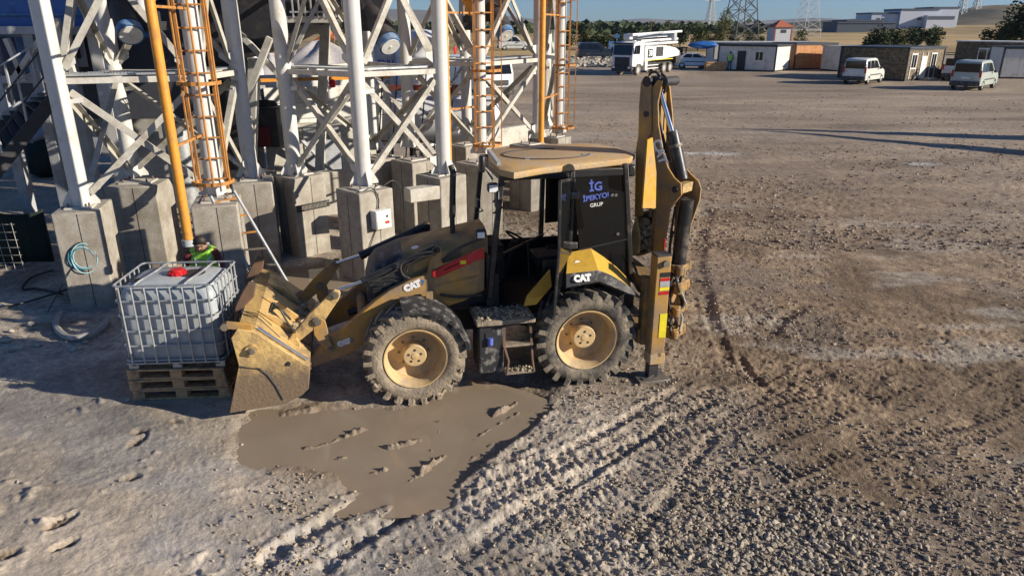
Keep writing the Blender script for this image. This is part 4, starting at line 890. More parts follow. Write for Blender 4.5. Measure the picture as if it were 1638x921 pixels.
# low walls and a lintel
def concrete_wall(label, a, b_, h, t=.3, z0=0., name='low_concrete_wall', m='concrete_light'):
    a, b_ = Vector(a), Vector(b_); d = b_-a; o = MB().box((0,0,h/2), (d.length,t,h)).build(name, MT[m], bevel=.02)
    o.location = ((a.x+b_.x)/2, (a.y+b_.y)/2, z0); o.rotation_euler.z = math.atan2(d.y, d.x); return tag(o, label, 'concrete wall')
concrete_wall('pale concrete lintel bridging two pedestals beside the control box', (-2.15,14.35), (-1.55,14.75), .28, .3, 1.33, 'concrete_lintel')
concrete_wall('low pale concrete wall behind the cab roof by the silo foot', G(780,238), G(850,226), .75, .3)
concrete_wall('pale concrete retaining wall behind the left silo legs', (-5.9,18.2), (-2.9,19.4), 1.15, .35)
concrete_wall('long concrete wall in the background behind the pedestals', (-9.5,19.2), (-6.2,18.4), 1.2, .35, m='concrete')
# ------------------------------------------------------------------ silos on their legs
ZP, ZT = 3.86, 7.0
def silo(label, legs, pairs, cone_m, pipe=None, cage=None, plat=True, screw=None, r=1.35, zp=ZP):
    cx = sum(l.x for l in legs)/len(legs); cy = sum(l.y for l in legs)/len(legs)
    o = thing('cement_silo', label, 'silo', (cx, cy, 0), 0, 'cement silos on white steel legs'); O = V(cx, cy, 0)
    L = [V(l.x-cx, l.y-cy, 0) for l in legs]
    for l in L:
        lg = MB().cyl(l+V(0,0,HP+.02), l+V(0,0,ZT+.3), .152, n=20).build('leg', MT['leg'], o)
        b = MB()
        for k in range(4):
            t = k*math.pi/2+.5; d = V(math.cos(t), math.sin(t), 0)
            b.prism([(0,0),(.28,0),(.28,.05),(.0,.34)], -.008, .008, lambda a, c, t_, d=d, l=l: l + d*(.12+a*.6) + V(-d.y,d.x,0)*t_ + V(0,0,HP+.03+c))
        b.build('foot_gussets', MT['leg'], lg)['kind'] = 'stuff'
    for i, j in pairs:
        a, c = L[i], L[j]; d = (c-a).normalized(); u = V(-d.y, d.x, 0)
        for z0, z1 in ((HP+.22, zp-.18), (zp+.2, ZT-.1)):
            for k, (p, q) in enumerate(((a+V(0,0,z0)+d*.16, c+V(0,0,z1)-d*.16), (a+V(0,0,z1)+d*.16, c+V(0,0,z0)-d*.16))):
                sh = u*(.035 if k else -.035); up_ = (q-p).cross(u).normalized()
                if up_.z < 0: up_ = -up_
                b = MB(); b.bar(p+sh, q+sh, .105, .012, up=u); b.bar(p+sh+up_*.047+u*.05, q+sh+up_*.047+u*.05, .012, .10, up=u); b.build('brace', MT['angle' if (i+j) % 2 else 'leg_old'], o)
            for p, s_ in ((a,1),(c,-1)):
                for z, w in ((z0+.02,.26),(z1-.02,-.26)):
                    MB().prism([(0,-.10),(.22,.06*(1 if w>0 else -1)),(.22,.15*(1 if w>0 else -1)),(.0,.17*(1 if w>0 else -1))], -.006, .006, lambda A, B, t_, p=p, s_=s_, d=d, u=u, z=z: p + d*s_*(.12+A) + u*t_ + V(0,0,z+B)).build('gusset', MT['leg'], o)
        MB().bar(a+V(0,0,zp)+d*.1, c+V(0,0,zp)-d*.1, .09, .10, up=(0,0,1)).build('ring_beam', MT['leg_old'], o, bevel=.006)
    if plat:
        # walkway gratings outside two of the ring beams
        for i, j in pairs[:2]:
            a, c = L[i], L[j]; d = (c-a).normalized(); u = V(d.y, -d.x, 0); le = (c-a).length
            if u.dot(a) < 0: u = -u
            b = MB(); n = int(le/.055)
            for k in range(n+1): b.bar(a+d*(le*k/n)-u*.10+V(0,0,zp+.09), a+d*(le*k/n)-u*.72+V(0,0,zp+.09), .010, .03)
            for k in (0,1,2): b.bar(a-u*(.10+.31*k)+V(0,0,zp+.088), c-u*(.10+.31*k)+V(0,0,zp+.088), .02, .035)
            b.build('walkway_grating', MT['galv'], o)['kind'] = 'stuff'
    if cage and plat and not cone_m == 'orange':
        e0, e1, e2, e3 = L; fp0 = MB(); fp0.add([p*.93+V(0,0,zp+z_) for z_ in (.05,.075) for p in (e0*.99+(e3-e0)*.06, e1+(e2-e1)*.06, e1+(e2-e1)*.72, e0+(e3-e0)*.72)], [(3,2,1,0),(4,5,6,7),(0,1,5,4),(1,2,6,5),(2,3,7,6),(3,0,4,7)]); fp0.build('floor_plate', MT['angle'], o)
    # body over the legs (above the photograph), cone and outlet
    b = MB(); b.lathe([(0,.20),(.25,.20),(ZT-4.95-.25+.3,r),(ZT-4.95+6.2,r),(ZT-4.95+6.7,.05)], (0,0,4.95), (0,0,1), 36); b.build('silo_body', MT[cone_m], o, smooth=25)
    b = MB(); b.cyl((0,0,4.62),(0,0,4.97),.26,n=20); b.box((0,0,4.72),(.62,.5,.16)); b.build('outlet_valve', MT['dark'], o, bevel=.02)
    if screw:
        s0, s1 = Vector(screw[0])-O, Vector(screw[1])-O; d = (s1-s0).normalized()
        b = MB(); b.cyl(s0, s1, .17, n=20); b.cyl(s0, s0+d*.10, .21, n=20); sc = b.build('screw_conveyor', MT['dark'], o)
        b = MB(); b.cyl(s0-d*.15, s0, .225, n=26); b.build('end_band', MT['blue_light'], sc); b = MB(); b.cyl(s0-d*.165, s0-d*.152, .19, n=26); b.cyl(s0-d*.175, s0-d*.16, .03, n=10); b.build('end_cap', MT['panel'], sc)
        b = MB(); b.cyl(s0+d*.0+V(0,0,.01), s0+d*.55, .232, n=26, caps=True); b.build('gear_housing', MT['dark'], sc)
        b = MB()
        for k in range(6): b.box(s0+d*(.65+.06*k)+V(0,0,.0), (.5,.04,.5), M=Matrix.Rotation(.0,3,'Z'))
        b.build('motor_fins', MT['dark'], sc)['kind'] = 'stuff'
    if pipe:
        x, y, zb = pipe; p = V(x,y,0)-O
        b = MB(); b.cyl(p+V(0,0,zb), p+V(0,0,ZT+1.2), .078, n=18); fp = b.build('fill_pipe', MT['orange'], o); MB().cyl(p+V(0,0,zb-.05), p+V(0,0,zb+.06), .11, n=18).build('coupling', MT['grey_paint'], fp)
        for z in (2.9, 5.0): MB().bar(p+V(0,0,z), min(L, key=lambda q: (q-p).length)+V(0,0,z), .04).build('pipe_bracket', MT['orange_rust'], fp)
    if cage:
        l, ax, w, rr, z0 = cage; l = Vector(l)-O; l.z = 0; a = math.radians(ax); e = V(math.cos(a), math.sin(a), 0); f = V(e.y, -e.x, 0)   # f: out from the leg
        ld = bpy.data.objects.new('caged_ladder', None); COL.objects.link(ld); ld.parent = o; base = l + f*.20
        for s_ in (-1, 1): MB().bar(base+e*s_*w/2+V(0,0,z0), base+e*s_*w/2+V(0,0,ZT+1), .05, .035).build('ladder_rail', MT['orange_rust'], ld)
        for k in range(int((ZT+1-z0)/.37)): MB().cyl(base-e*w/2+V(0,0,z0+.2+k*.37), base+e*w/2+V(0,0,z0+.2+k*.37), .016, n=8).build('rung', MT['orange_rust'], ld)
        for t in (.22, .5, .78):
            q = math.pi*t; p = base + e*math.cos(q)*rr + f*(math.sin(q)*rr*1.25+.04); MB().bar(p+V(0,0,z0+.16), p+V(0,0,ZT+1), .022, .045).build('cage_bar', MT['orange_rust'], ld)
        for z in (z0+.18, z0+1.9, z0+3.6):
            P = [base+e*w/2+V(0,0,z)] + [base + e*math.cos(math.pi*t)*rr + f*(math.sin(math.pi*t)*rr*1.25+.04)+V(0,0,z) for t in np.linspace(.06,.94,9)] + [base-e*w/2+V(0,0,z)]
            b = MB()
            for p, q in zip(P[:-1], P[1:]): b.bar(p, q, .02, .06, up=(0,0,1))
            b.build('cage_hoop', MT['orange_rust'], ld)
    return o
LG = lambda px, z=HP: G(*px, z)
A = [LG((132,330)), LG((345,313)), LG((402,284)), LG((214,284))]
silo('left silo on white legs above the blue cable coil', A, ((0,1),(1,2),(2,3),(3,0)), 'tank', pipe=(-5.43,11.5,1.31), cage=(A[1], 22, .46, .36, HP+.15), screw=(D(207,47,13.4), D(190,0,14.3)+V(0,0,.4)))
B = [LG((472,280)), LG((583,297)), LG((710,278)), LG((598,240), 1.75)]
silo('silo on white legs standing in front of the white water tanks', B, ((0,1),(1,2),(2,3),(3,0)), 'orange', screw=(D(620,66,14.9), D(585,20,15.6)+V(0,0,.3)))
Cc = [LG((656,236)), LG((769,246)), LG((860,222)), LG((747,214))]
silo('silo with an orange caged ladder just left of the cab roof', Cc, ((0,1),(1,2),(2,3),(3,0)), 'orange', pipe=(-1.50,16.9,1.2), cage=(Cc[1], 30, .46, .38, HP+.1), screw=(D(806,50,19.0), D(765,0,20.0)+V(0,0,.5)))
Dd = [LG((893,214)), LG((872,204)), LG((884,196), 1.75)]
silo('farthest silo with orange ladder cage beside the open yard', Dd, ((0,1),(1,2)), 'orange', pipe=(.78,19.4,1.7), cage=(Dd[0], 20, .40, .34, HP+.05), plat=False, r=1.1)
# wire-work on the grey leg behind the exhaust: small rungs up its side
# ------------------------------------------------------------------ leaning ladder, control box, cables
lr = thing('leaning_ladder', 'worn steel ladder leaning against the block behind the loader bucket', 'ladder', (-5.1,12.3,0))
lo_ = V(-5.1,12.3,0); a0, a1 = D(337,314,12.5), D(404,440,12.35); b0, b1 = D(374,305,12.65), D(452,438,12.5)
for p, q in ((a0,a1),(b0,b1)):
    d = (q-p); q2 = p + d*(p.z/(p.z-q.z)); MB().bar(p-lo_, q2-lo_, .05, .03).build('ladder_rail', MT['grey_paint'], lr)
for k in range(6):
    t = .08+.2*k; MB().bar(a0+(a1-a0)*t-lo_, b0+(b1-b0)*t-lo_, .035, .03).build('rung', MT['orange_rust' if k < 3 else 'steel'], lr)
cb = thing('control_box', 'grey electrical box with warning stickers fixed to a concrete block', 'electrical box', (0,0,0))
r30 = math.radians(47); p = G(574,311,HP); bx = V(math.cos(r30), math.sin(r30), 0); by = V(-math.sin(r30), math.cos(r30), 0)
q = p + bx*.40 - by*.10 + V(0,0,1.22-HP); cb.location = (q.x, q.y, q.z); cb.rotation_euler.z = r30
MB().box((0,0,0),(.36,.18,.36)).build('enclosure', MT['panel'], cb, bevel=.01)
MB().box((0,-.094,0),(.33,.012,.33)).build('box_door', MT['grey_paint'] if False else MT['panel'], cb, bevel=.006)
MB().box((.07,-.1015,.06),(.08,.004,.12)).build('sticker', MT['white'], cb); MB().cyl((.07,-.103,.06),(.07,-.106,.06),.028,n=14).build('sticker_mark', MT['dark_print'], cb); MB().box((.07,-.1015,-.06),(.10,.004,.05)).build('sticker', MT['red'], cb)
def cable(pts, r, m, label, cat='cable', name='cable', k=6): return tag(MB().tube(smooth_pts(pts, k), r, 7).build(name, MT[m]), label, cat)
f_ = lambda u, w, z: p + bx*u - by*w + V(0,0,z-HP)
cable([f_(.1,.02,1.8), f_(.3,.02,1.82), f_(.42,.03,1.6), f_(.38,.03,1.35)], .012, 'hose', 'black cable drooping from the silo leg into the control box')
cable([f_(.34,.02,1.03), f_(.20,.03,.80), f_(.12,.03,.62)], .010, 'hose', 'thin black cable trailing from the bottom of the control box')
cable([f_(.55,.02,1.82), f_(.78,.04,1.9), f_(.92,.05,1.75), f_(.95,.05,1.45), f_(.93,.05,1.25)], .012, 'hose', 'black cables looping over the block right of the control box')
# ladder-like dark bars standing in for the grating shadow on the tall block
tr = thing('grating_shadow', 'grating shadow built as dark bars across the tall concrete block', 'painted shadow', (0,0,0)); w = G(467,287,HP)
tr.location = (w.x+bx.x*.42-by.x*.03, w.y+bx.y*.42-by.y*.03, 1.12); tr.rotation_euler.z = r30
for z in (-.06,.06): MB().box((0,0,z),(.80,.02,.02)).build('shadow_rail', MT['dark'], tr)
b = MB()
for k in range(24): b.box((-.38+.033*k,0,0),(.012,.015,.11))
b.build('shadow_bars', MT['dark'], tr)['kind'] = 'stuff'
# coil of blue cable on the first block
c0 = V(-7.78,11.69,0); e24 = V(math.cos(math.radians(24)), math.sin(math.radians(24)), 0); n24 = V(e24.y, -e24.x, 0)
co = thing('cable_coil', 'loose coil of blue and black cable hung on the concrete block', 'cable coil', (0,0,0)); R = random.Random(2)
for k in range(9):
    rx, rz_ = R.uniform(.15,.235), R.uniform(.19,.27); ox, oz = R.uniform(-.03,.03), R.uniform(-.05,.02); P = []
    for t in np.linspace(0, 2*math.pi, 26): P.append(c0 + e24*(.36+ox+rx*math.cos(t)) + n24*(.02+.012*k*.6+.01*math.sin(3*t+k)) + V(0,0,.98+oz+rz_*math.sin(t)))
    MB().tube(P, .009 if k % 3 else .007, 6).build('cable_loop', MT['hose' if k % 3 == 0 else ('rope' if k % 3 == 1 else 'rope_pale')], co)
MB().tube(smooth_pts([c0+e24*.36+n24*.03+V(0,0,.8), c0+e24*.42+n24*.03+V(0,0,.6), c0+e24*.3+n24*.03+V(0,0,.45), c0+e24*.28+n24*.04+V(0,0,.1)]), .005, 6).build('loose_end', MT['rope_pale'], co)
MB().tube(smooth_pts([c0+e24*.3+n24*.03+V(0,0,1.0), c0+e24*.12+n24*.03+V(0,0,.75), c0-e24*.02+n24*.05+V(0,0,.55), c0-e24*.35+n24*.1+V(0,0,.06)]), .009, 6).build('loose_end', MT['hose'], co)
cable([G(100,470,.03), G(60,462,.03), G(36,462,.04), G(50,444,.04), G(85,432,.10)], .022, 'hose', 'black hose looping on the dark ground left of the block', 'hose', 'hose')
cable([G(-20,500,.03), G(20,489,.03), G(60,478,.04), G(110,462,.1)], .018, 'hose', 'black hose running out of the photo at the left edge', 'hose', 'hose')
cable([G(98,500,.06), G(90,515,.06), G(95,530,.06), G(112,540,.06), G(135,538,.07), G(160,526,.08), G(172,512,.05)], .055, 'hose_grey', 'thick grey hose curled on the ground below the cable coil', 'hose', 'hose')
# ------------------------------------------------------------------ tank in a cage on wooden pallets
TK = V(-4.45, 8.52, 0); TR = math.radians(4)
def pallet(z, dx, rot, label):
    o = thing('wooden_pallet', label, 'pallet', (TK.x+dx, TK.y, z), TR+rot, 'pallets under the caged tank')
    for k in range(3): MB().box((0,.06+.43*k,.011),(1.28,.12,.022)).build('plank', MT['wood'], o, bevel=.003)
    for i in (-.56,0,.56):
        for k in range(3): MB().box((i,.06+.43*k,.062),(.15,.12,.08)).build('block', MT['wood'], o, bevel=.004)
        MB().box((i,.49,.113),(.15,.98,.022)).build('plank', MT['wood'], o, bevel=.003)
    for k in range(7): MB().box((0,.05+.147*k,.136),(1.28,.12,.024)).build('plank', MT['wood'], o, bevel=.003)
    return o
pallet(.0, 0, 0, 'lowest wooden pallet, lying on the mud under the caged tank'); pallet(.15, -.02, .012, 'middle wooden pallet of three under the caged tank'); pallet(.30, -.03, -.02, 'topmost wooden pallet, right under the caged tank')
tk = thing('caged_water_tank', 'dirty white plastic tank in a galvanised wire cage with a red cap', 'water tank', (TK.x, TK.y, .45), TR)
x0, x1, y0, y1, zb, zt = -.62, .62, .02, .96, .10, 1.16
b = MB(); lay = [(zb,.05,.10),(zb+.03,.01,.13),(zb+.5,-.0,.13),(zt-.16,.0,.13),(zt-.06,.03,.16),(zt-.01,.10,.2)]
P = []
def rr(ins, rad):
    o = []
    for cx_, cy_, t0 in ((x1-ins-rad,y0+ins+rad,-90),(x1-ins-rad,y1-ins-rad,0),(x0+ins+rad,y1-ins-rad,90),(x0+ins+rad,y0+ins+rad,180)):
        for k in range(6): t = math.radians(t0+18*k); o.append((cx_+rad*math.cos(t), cy_+rad*math.sin(t)))
    return o
for z, ins, rad in lay: P += [V(x,y,z) for x,y in rr(ins+.02, rad)]
n = 24; b.add(P, [list(range(n))[::-1], list(range(len(P)-n,len(P)))]+[(i*n+j,i*n+(j+1)%n,(i+1)*n+(j+1)%n,(i+1)*n+j) for i in range(len(lay)-1) for j in range(n)])
b.build('plastic_tank', MT['hdpe'], tk, smooth=40)
for k in range(6):                                                    # level bars right round
    z = zb+.03 + k*(zt-zb-.02)/5; P = [V(x,y,z) for x,y in rr(-.012,.06)]; MB().tube(P+[P[0]], .0135, 7).build('cage_bar', MT['galv'], tk)
for x in np.linspace(-.55,.55,8):
    for y in (y0-.025, y1+.025): MB().cyl((x,y,zb),(x,y,zt),.012,n=7).build('cage_upright', MT['galv'], tk)
for y in np.linspace(.14,.84,6):
    for x in (x0-.025, x1+.025): MB().cyl((x,y,zb),(x,y,zt),.012,n=7).build('cage_upright', MT['galv'], tk)
for x in (-.32,.30): MB().tube(smooth_pts([(x-.05,y0-.02,zt),(x-.02,.12,zt+.03),(x+.04,.5,zt+.035),(x+.06,.86,zt+.03),(x+.06,y1+.02,zt)]), .014).build('top_bar', MT['galv'], tk)
b = MB(); b.cyl((.0,.52,zt-.02),(.0,.52,zt+.035),.11,n=22); b.cyl((.0,.52,zt+.03),(.0,.52,zt+.06),.085,n=22)
for k in range(14): t = k*2*math.pi/14; b.box((.11*math.cos(t),.52+.11*math.sin(t),zt+.008),(.016,.016,.05),rz=t)
b.build('red_cap', MT['cap_red'], tk)
MB().cyl((-.45,.3,zt-.012),(-.45,.3,zt-.004),.07,n=16).build('vent_ring', MT['dark'], tk)
MB().lathe([(0,.001),(.004,.17),(.006,.16),(.007,.001)], (.18,.55,zt-.012), (0,0,1), 18).build('oil_stain', MT['dark'], tk)
for i in (-.56,0,.56):
    for y in (.08,.88): MB().box((i,y,.04),(.13,.12,.08)).build('foot', MT['galv'], tk, bevel=.01)
MB().box((0,.49,.085),(1.27,.98,.022)).build('steel_deck', MT['galv'], tk, bevel=.004)
b = MB()
for k in range(10): b.box((-.55+.12*k,.03,.07),(.05,.04,.03))
b.build('deck_ribs', MT['dark'], tk)['kind'] = 'stuff'
# ------------------------------------------------------------------ behind the silos: bins, tanks, batching plant
def wbox(o, name, c, s, m, rz=0, bevel=0): return MB().box(c, s, rz).build(name, MT[m] if isinstance(m, str) else m, o, bevel=bevel)
# aggregate bin of white panels with an orange rim
y = 21.; p0, p1 = D(432,140,y), D(590,122,y)
ab = thing('aggregate_bin', 'white panelled aggregate bin with an orange rim behind the silo legs', 'aggregate bin', (p0.x, y-.6, 0), math.radians(24)); w = p1.x-p0.x+.7
for k in range(3): wbox(ab, 'panel', (w/2, 0, 2.02+.44*k), (w, .08, .425), 'panel', bevel=.01)
wbox(ab, 'rim', (w/2, .0, 3.32), (w+.1,.22,.09), 'orange'); wbox(ab, 'back_wall', (w/2, 2.6, 2.5), (w,.08,1.6), 'panel')
for k in range(5): wbox(ab, 'post', (k*w/4, .12, 1.5), (.14,.14,3.4), 'grey_paint')
wbox(ab, 'orange_ledge', (-1.2, .4, 3.15), (2.6,.5,.07), 'orange')
MB().lathe([(-.12,.001),(-.1,.08),(0,.11),(.1,.08),(.12,.001)], (D(537,134,y).x-p0.x, -.15, D(537,134,y).z), (0,0,1), 16).build('red_lamp', MT['cap_red'], ab)
gb = thing('grey_bin_wall', 'grey stained hopper wall of plates under the white panels', 'hopper wall', (p0.x-1.0, 19.6, 0), math.radians(24))
for k in range(4): wbox(gb, 'plate', (.55+1.05*k, 0, 1.05), (1.0,.06,2.0), 'leg_old' if k % 2 else 'grey_paint', bevel=.01)
wbox(gb, 'top_rail', (2.1, -.02, 2.1), (4.4,.16,.10), 'leg_old')
for k, (a, c) in enumerate((((.0,-.6,.2),(1.0,-.1,1.9)),((1.9,-.6,1.9),(3.2,-.1,.3)),((2.2,-1.2,.2),(1.5,-.1,2.0)),((-.3,-.8,2.0),(.9,-.4,.1)))): MB().bar(a, c, .12, .08).build('strut', MT['grey_paint'], gb)
bx_ = thing('black_machine_housing', 'black machine housing with coiled hoses below the grating', 'machine', (D(410,170,19.5).x, 19.5, 0))
wbox(bx_, 'housing', (0,0,2.2), (1.3,.9,1.0), 'dark', bevel=.03); wbox(bx_, 'red_panel', (.0,-.47,2.0), (.9,.03,.5), mat('dark_red_panel', (.12,.01,.015), .6))
for k in range(4): MB().tube([(.62*math.cos(t)*(1-.04*k), -.2+.3*math.sin(t), 2.76+.03*k) for t in np.linspace(0, 6.28, 20)], .025, 6).build('hose', MT['hose'], bx_)
# dark conveyor hopper overhead, with a railing along its top
y = 17.6; HPX = [(330,-30),(527,-30),(527,20),(502,27),(470,50),(440,66),(405,84),(340,100),(330,60)]
hp_ = thing('charging_hopper', 'black steel charging hopper overhead with a railing along its top', 'hopper', (0, y, 0))
Pq = [(D(a, b_, y).x, D(a, b_, y).z) for a, b_ in HPX]; Pq = [(a, b_+.9 if i < 2 else b_) for i, (a, b_) in enumerate(Pq)]
MB().prism(Pq, 0, 2.6, lambda a, b_, t: (a, t, b_)).build('hopper_body', MT['dark'], hp_)
for k in range(8): x = D(470,10,y).x + k*.14; wbox(hp_, 'railing_post', (x, -.12, 5.15), (.03,.03,.5), 'grey_paint')
MB().bar((D(465,10,y).x,-.12,5.02),(D(527,10,y).x,-.12,5.02),.04).build('railing', MT['grey_paint'], hp_)
MB().bar((D(455,18,y).x,-.05,4.86),(D(528,18,y).x,-.05,4.86),.10,.14).build('edge_beam', MT['leg_old'], hp_)
for q in ((395,95,.5),(490,40,1.8)): MB().bar((D(q[0],q[1],y).x, q[2], D(q[0],q[1],y).z), (D(q[0]-20,290,y).x, q[2]+.2, .0), .22).build('support_post', MT['leg_old'], hp_)
MB().bar((D(378,40,y).x,-.3,D(378,40,y).z),(D(450,116,y).x,-.3,D(450,116,y).z),.12).build('strut', MT['leg_old'], hp_); MB().bar((D(443,60,y).x,-.5,D(443,60,y).z),(D(400,170,y).x,-.5,D(400,170,y).z),.14).build('strut', MT['leg_old'], hp_)
# mixing house, dark, with a blue door panel
y = 18.4; mx_ = thing('mixing_house', 'dark mixing house behind the left silo with a blue panel', 'plant building', (0, y, 0))
a, c = D(176,-10,y), D(372,104,y)
wbox(mx_, 'dark_wall', ((a.x+c.x)/2, .6, 3.3), (c.x-a.x, 1.0, 4.6), 'dark'); wbox(mx_, 'blue_panel', (D(193,55,y).x, -.0, D(193,55,y).z), (.75,.1,1.5), mat('dark_blue_panel', (.015,.06,.16), .5))
for q in ((238,92,.34,.28),(292,93,.3,.28)): u = D(*q[:2], y); wbox(mx_, 'white_crate', (u.x, -.1, u.z), (q[2],.3,q[3]), 'panel')
MB().tube([(D(210,70,y).x+.17*math.cos(t), .07, D(210,70,y).z+.33*math.sin(t)) for t in np.linspace(0,6.28,28)], .02, 6).build('oval_emblem', MT['grey_paint'], mx_)
MB().tube([(D(210,70,y).x+.07*math.cos(t), .07, D(210,70,y).z+.20*math.sin(t)) for t in np.linspace(0,6.28,20)], .015, 6).build('oval_emblem', MT['grey_paint'], mx_)
wbox(mx_, 'lower_wall', (D(265,190,y).x, .3, 1.3), (2.6,.5,2.5), 'leg_old'); wbox(mx_, 'grey_tank', (D(165,155,y).x,.1,2.3), (1.0,.9,1.3), 'grey_paint', bevel=.08)
MB().cyl((D(293,175,y).x,-.5,.4),(D(293,175,y).x,-.5,2.5),.34,n=24).build('drum', MT['galv'], mx_)
# blue batching plant at the far left, its frame and stairs
y = 15.6; bp = thing('batching_plant', 'blue clad batching plant on pale steel posts at the left edge', 'batching plant', (0, y, 0))
for k in range(3):
    z = 4.62+.42*k; wbox(bp, 'cladding_sheet', (D(10,20,y).x, .4, z+.10), (5.6,.10,.40), 'blue', bevel=.01)
    wbox(bp, 'cladding_rib', (D(10,20,y).x, .36, z-.095), (5.6,.13,.05), 'blue_light')
wbox(bp, 'beam', (D(10,49,y).x, .15, D(10,49,y).z), (5.2,.3,.16), 'grey_paint', bevel=.01)
for px in (-30, 37, 92): u = D(px,50,y); wbox(bp, 'post', (u.x, .2, u.z/2), (.22,.22,u.z), 'grey_paint', bevel=.01)
for px in (80,): u = D(px,10,y); wbox(bp, 'post', (u.x+.6, .4, 2.9), (.26,.26,5.6), 'leg', bevel=.01)
u = D(62,85,y+1); wbox(bp, 'blue_bin', (u.x, 1.2, u.z), (.75,.7,.8), 'blue_light', bevel=.03); u = D(22,80,y+1); wbox(bp, 'dark_bin', (u.x, 1.6, u.z), (1.3,.5,.7), mat('navy', (.03,.05,.12), .6))
wbox(bp, 'back_wall', (D(20,100,y).x, 2.2, 3.9), (5.5,.2,2.6), mat('plant_back', (.07,.075,.09), .7)); wbox(bp, 'floor_beam', (D(15,128,y).x,.2,D(15,128,y).z), (3.4,.2,.15), 'grey_paint')
for a, c in (((66,62),(20,130)),((10,62),(40,130)),((118,0),(100,120)),((90,30),(118,120))): MB().bar(D(*a,y-.2)-V(0,y,0), D(*c,y-.2)-V(0,y,0), .10).build('brace', MT['leg_old'], bp)
for k in range(6): u = D(150+6*k, 60+14*k, y+1.4); wbox(bp, 'pipework', (u.x-.4, 1.4+.1*k, u.z), (.12+.05*(k%3),.3,.9), 'grey_paint' if k % 2 else 'dark')
st = thing('steel_staircase', 'dark steel staircase with railings rising beside the left silo', 'staircase', (0,0,0))
s0, s1 = D(92,150,14.4), D(-40,318,13.4); t0, t1 = D(70,150,15.3), D(-60,232,14.6)
for a, c in ((s0,s1),(t0,t1)): MB().bar(a, c, .06, .24, up=(0,0,1)).build('stringer', MT['grey_paint' if a is t0 else 'dark'], st)
for k in range(12): f = k/11.5; a, c = s0+(s1-s0)*f, t0+(t1-t0)*f; MB().bar(a, c, .24, .03, up=(0,0,1)).build('tread', MT['dark'], st)
for k in range(4):
    f = .05+.3*k
    for a, c in ((s0,s1),(t0,t1)): q = a+(c-a)*f; MB().bar(q, q+V(0,0,.95), .035).build('railing_post', MT['grey_paint'], st)
for h in (.5,.95):
    for a, c in ((s0,s1),(t0,t1)): MB().bar(a+V(0,0,h), c+V(0,0,h), .03).build('handrail', MT['grey_paint' if a is t0 else 'dark'], st)
# covered skip and the dark net, mesh panel
def lump(name, c, s, m, seed, n=16, parent=None, amp=.18):
    b = MB(); R = random.Random(seed); ph = [R.random()*6 for _ in range(6)]; P = []
    for i in range(n+1):
        v = math.pi*i/n
        for j in range(2*n):
            u = math.pi*j/n; d = V(math.sin(v)*math.cos(u), math.sin(v)*math.sin(u), math.cos(v)); k = 1+amp*(math.sin(3*u+ph[0]+2*v)*.5+math.sin(5*u+ph[1])*math.sin(4*v+ph[2])*.5+.4*math.sin(9*u+ph[3])*math.sin(7*v+ph[4]))
            P.append((c[0]+d.x*s[0]*k, c[1]+d.y*s[1]*k, c[2]+d.z*s[2]*k))
    b.add(P, [(i*2*n+j, i*2*n+(j+1)%(2*n), (i+1)*2*n+(j+1)%(2*n), (i+1)*2*n+j) for i in range(n) for j in range(2*n)]); return b.build(name, m, parent, smooth=60)
u = G(80,285); sk = thing('covered_heap', 'dark green netted heap with grey cloth thrown over it by the stairs', 'covered heap', (u.x-.3, u.y+.6, 0))
lump('netted_heap', (0,0,.75), (.85,.8,.85), MT['net'], 3, parent=sk); lump('cloth', (.1,0,1.35), (.72,.66,.35), MT['sack'], 5, parent=sk)
u = G(45,420); nw = thing('dark_net_fence', 'dark green net fence in the shade left of the coil block', 'net fence', (u.x, u.y, 0), math.radians(8))
b = MB(); P = [(-3.2+.16*i, .05*math.sin(i*.9)+.03*math.sin(i*2.3), z*.36+.03*math.sin(i+z)) for i in range(24) for z in range(4)]
b.add(P, [(i*4+j, (i+1)*4+j, (i+1)*4+j+1, i*4+j+1) for i in range(23) for j in range(3)]); ob = b.build('net', MT['net'], nw); ob.modifiers.new('th','SOLIDIFY').thickness = .02
for k in (-3.1,-1.3,.45): wbox(nw, 'post', (k,.08,.55), (.06,.06,1.15), 'dark')
u = G(10,432); me_ = thing('wire_mesh_panel', 'rusty wire mesh panel standing on edge at the left border', 'wire mesh', (u.x, u.y-.15, 0), math.radians(4))
for k in range(9): MB().cyl((-.9+.17*k,0,.02),(-.9+.17*k,-.05,1.05),.005,n=6).build('wire', MT['leg_old'], me_)
for k in range(7): MB().cyl((-.95,0,.05+.16*k),(.5,-.03,.05+.16*k),.005,n=6).build('wire', MT['leg_old'], me_)
MB().tube(smooth_pts([(.12,-.05,.75),(.15,-.08,.9),(.22,-.06,1.0)]), .025).build('rag', MT['white'], me_)
u = G(38,320); wr = thing('bent_reinforcing_wire', 'tangle of bent pale wire standing by the staircase', 'wire', (u.x,u.y,0)); R = random.Random(8)
for k in range(6): MB().tube(smooth_pts([(R.uniform(-.2,.3),R.uniform(-.2,.2),z) for z in (.0,.3,.6,.95)]), .009, 6).build('wire', MT['leg_old'], wr)
STN = ['pale stone at the left photo edge in the shade','flat pale stone right of the black hose end','small stone above the pale one at the left edge','stone just under the curl of the grey hose','stone left under the grey hose end','small stone leftmost under the grey hose','stone in the middle under the grey hose','stone at the right end of the grey hose','stone near the black hose on shaded ground','lone pebble before the wooden pallets','largest pale stone at the lower edge of the shade','pale flat stone below the grey hose']
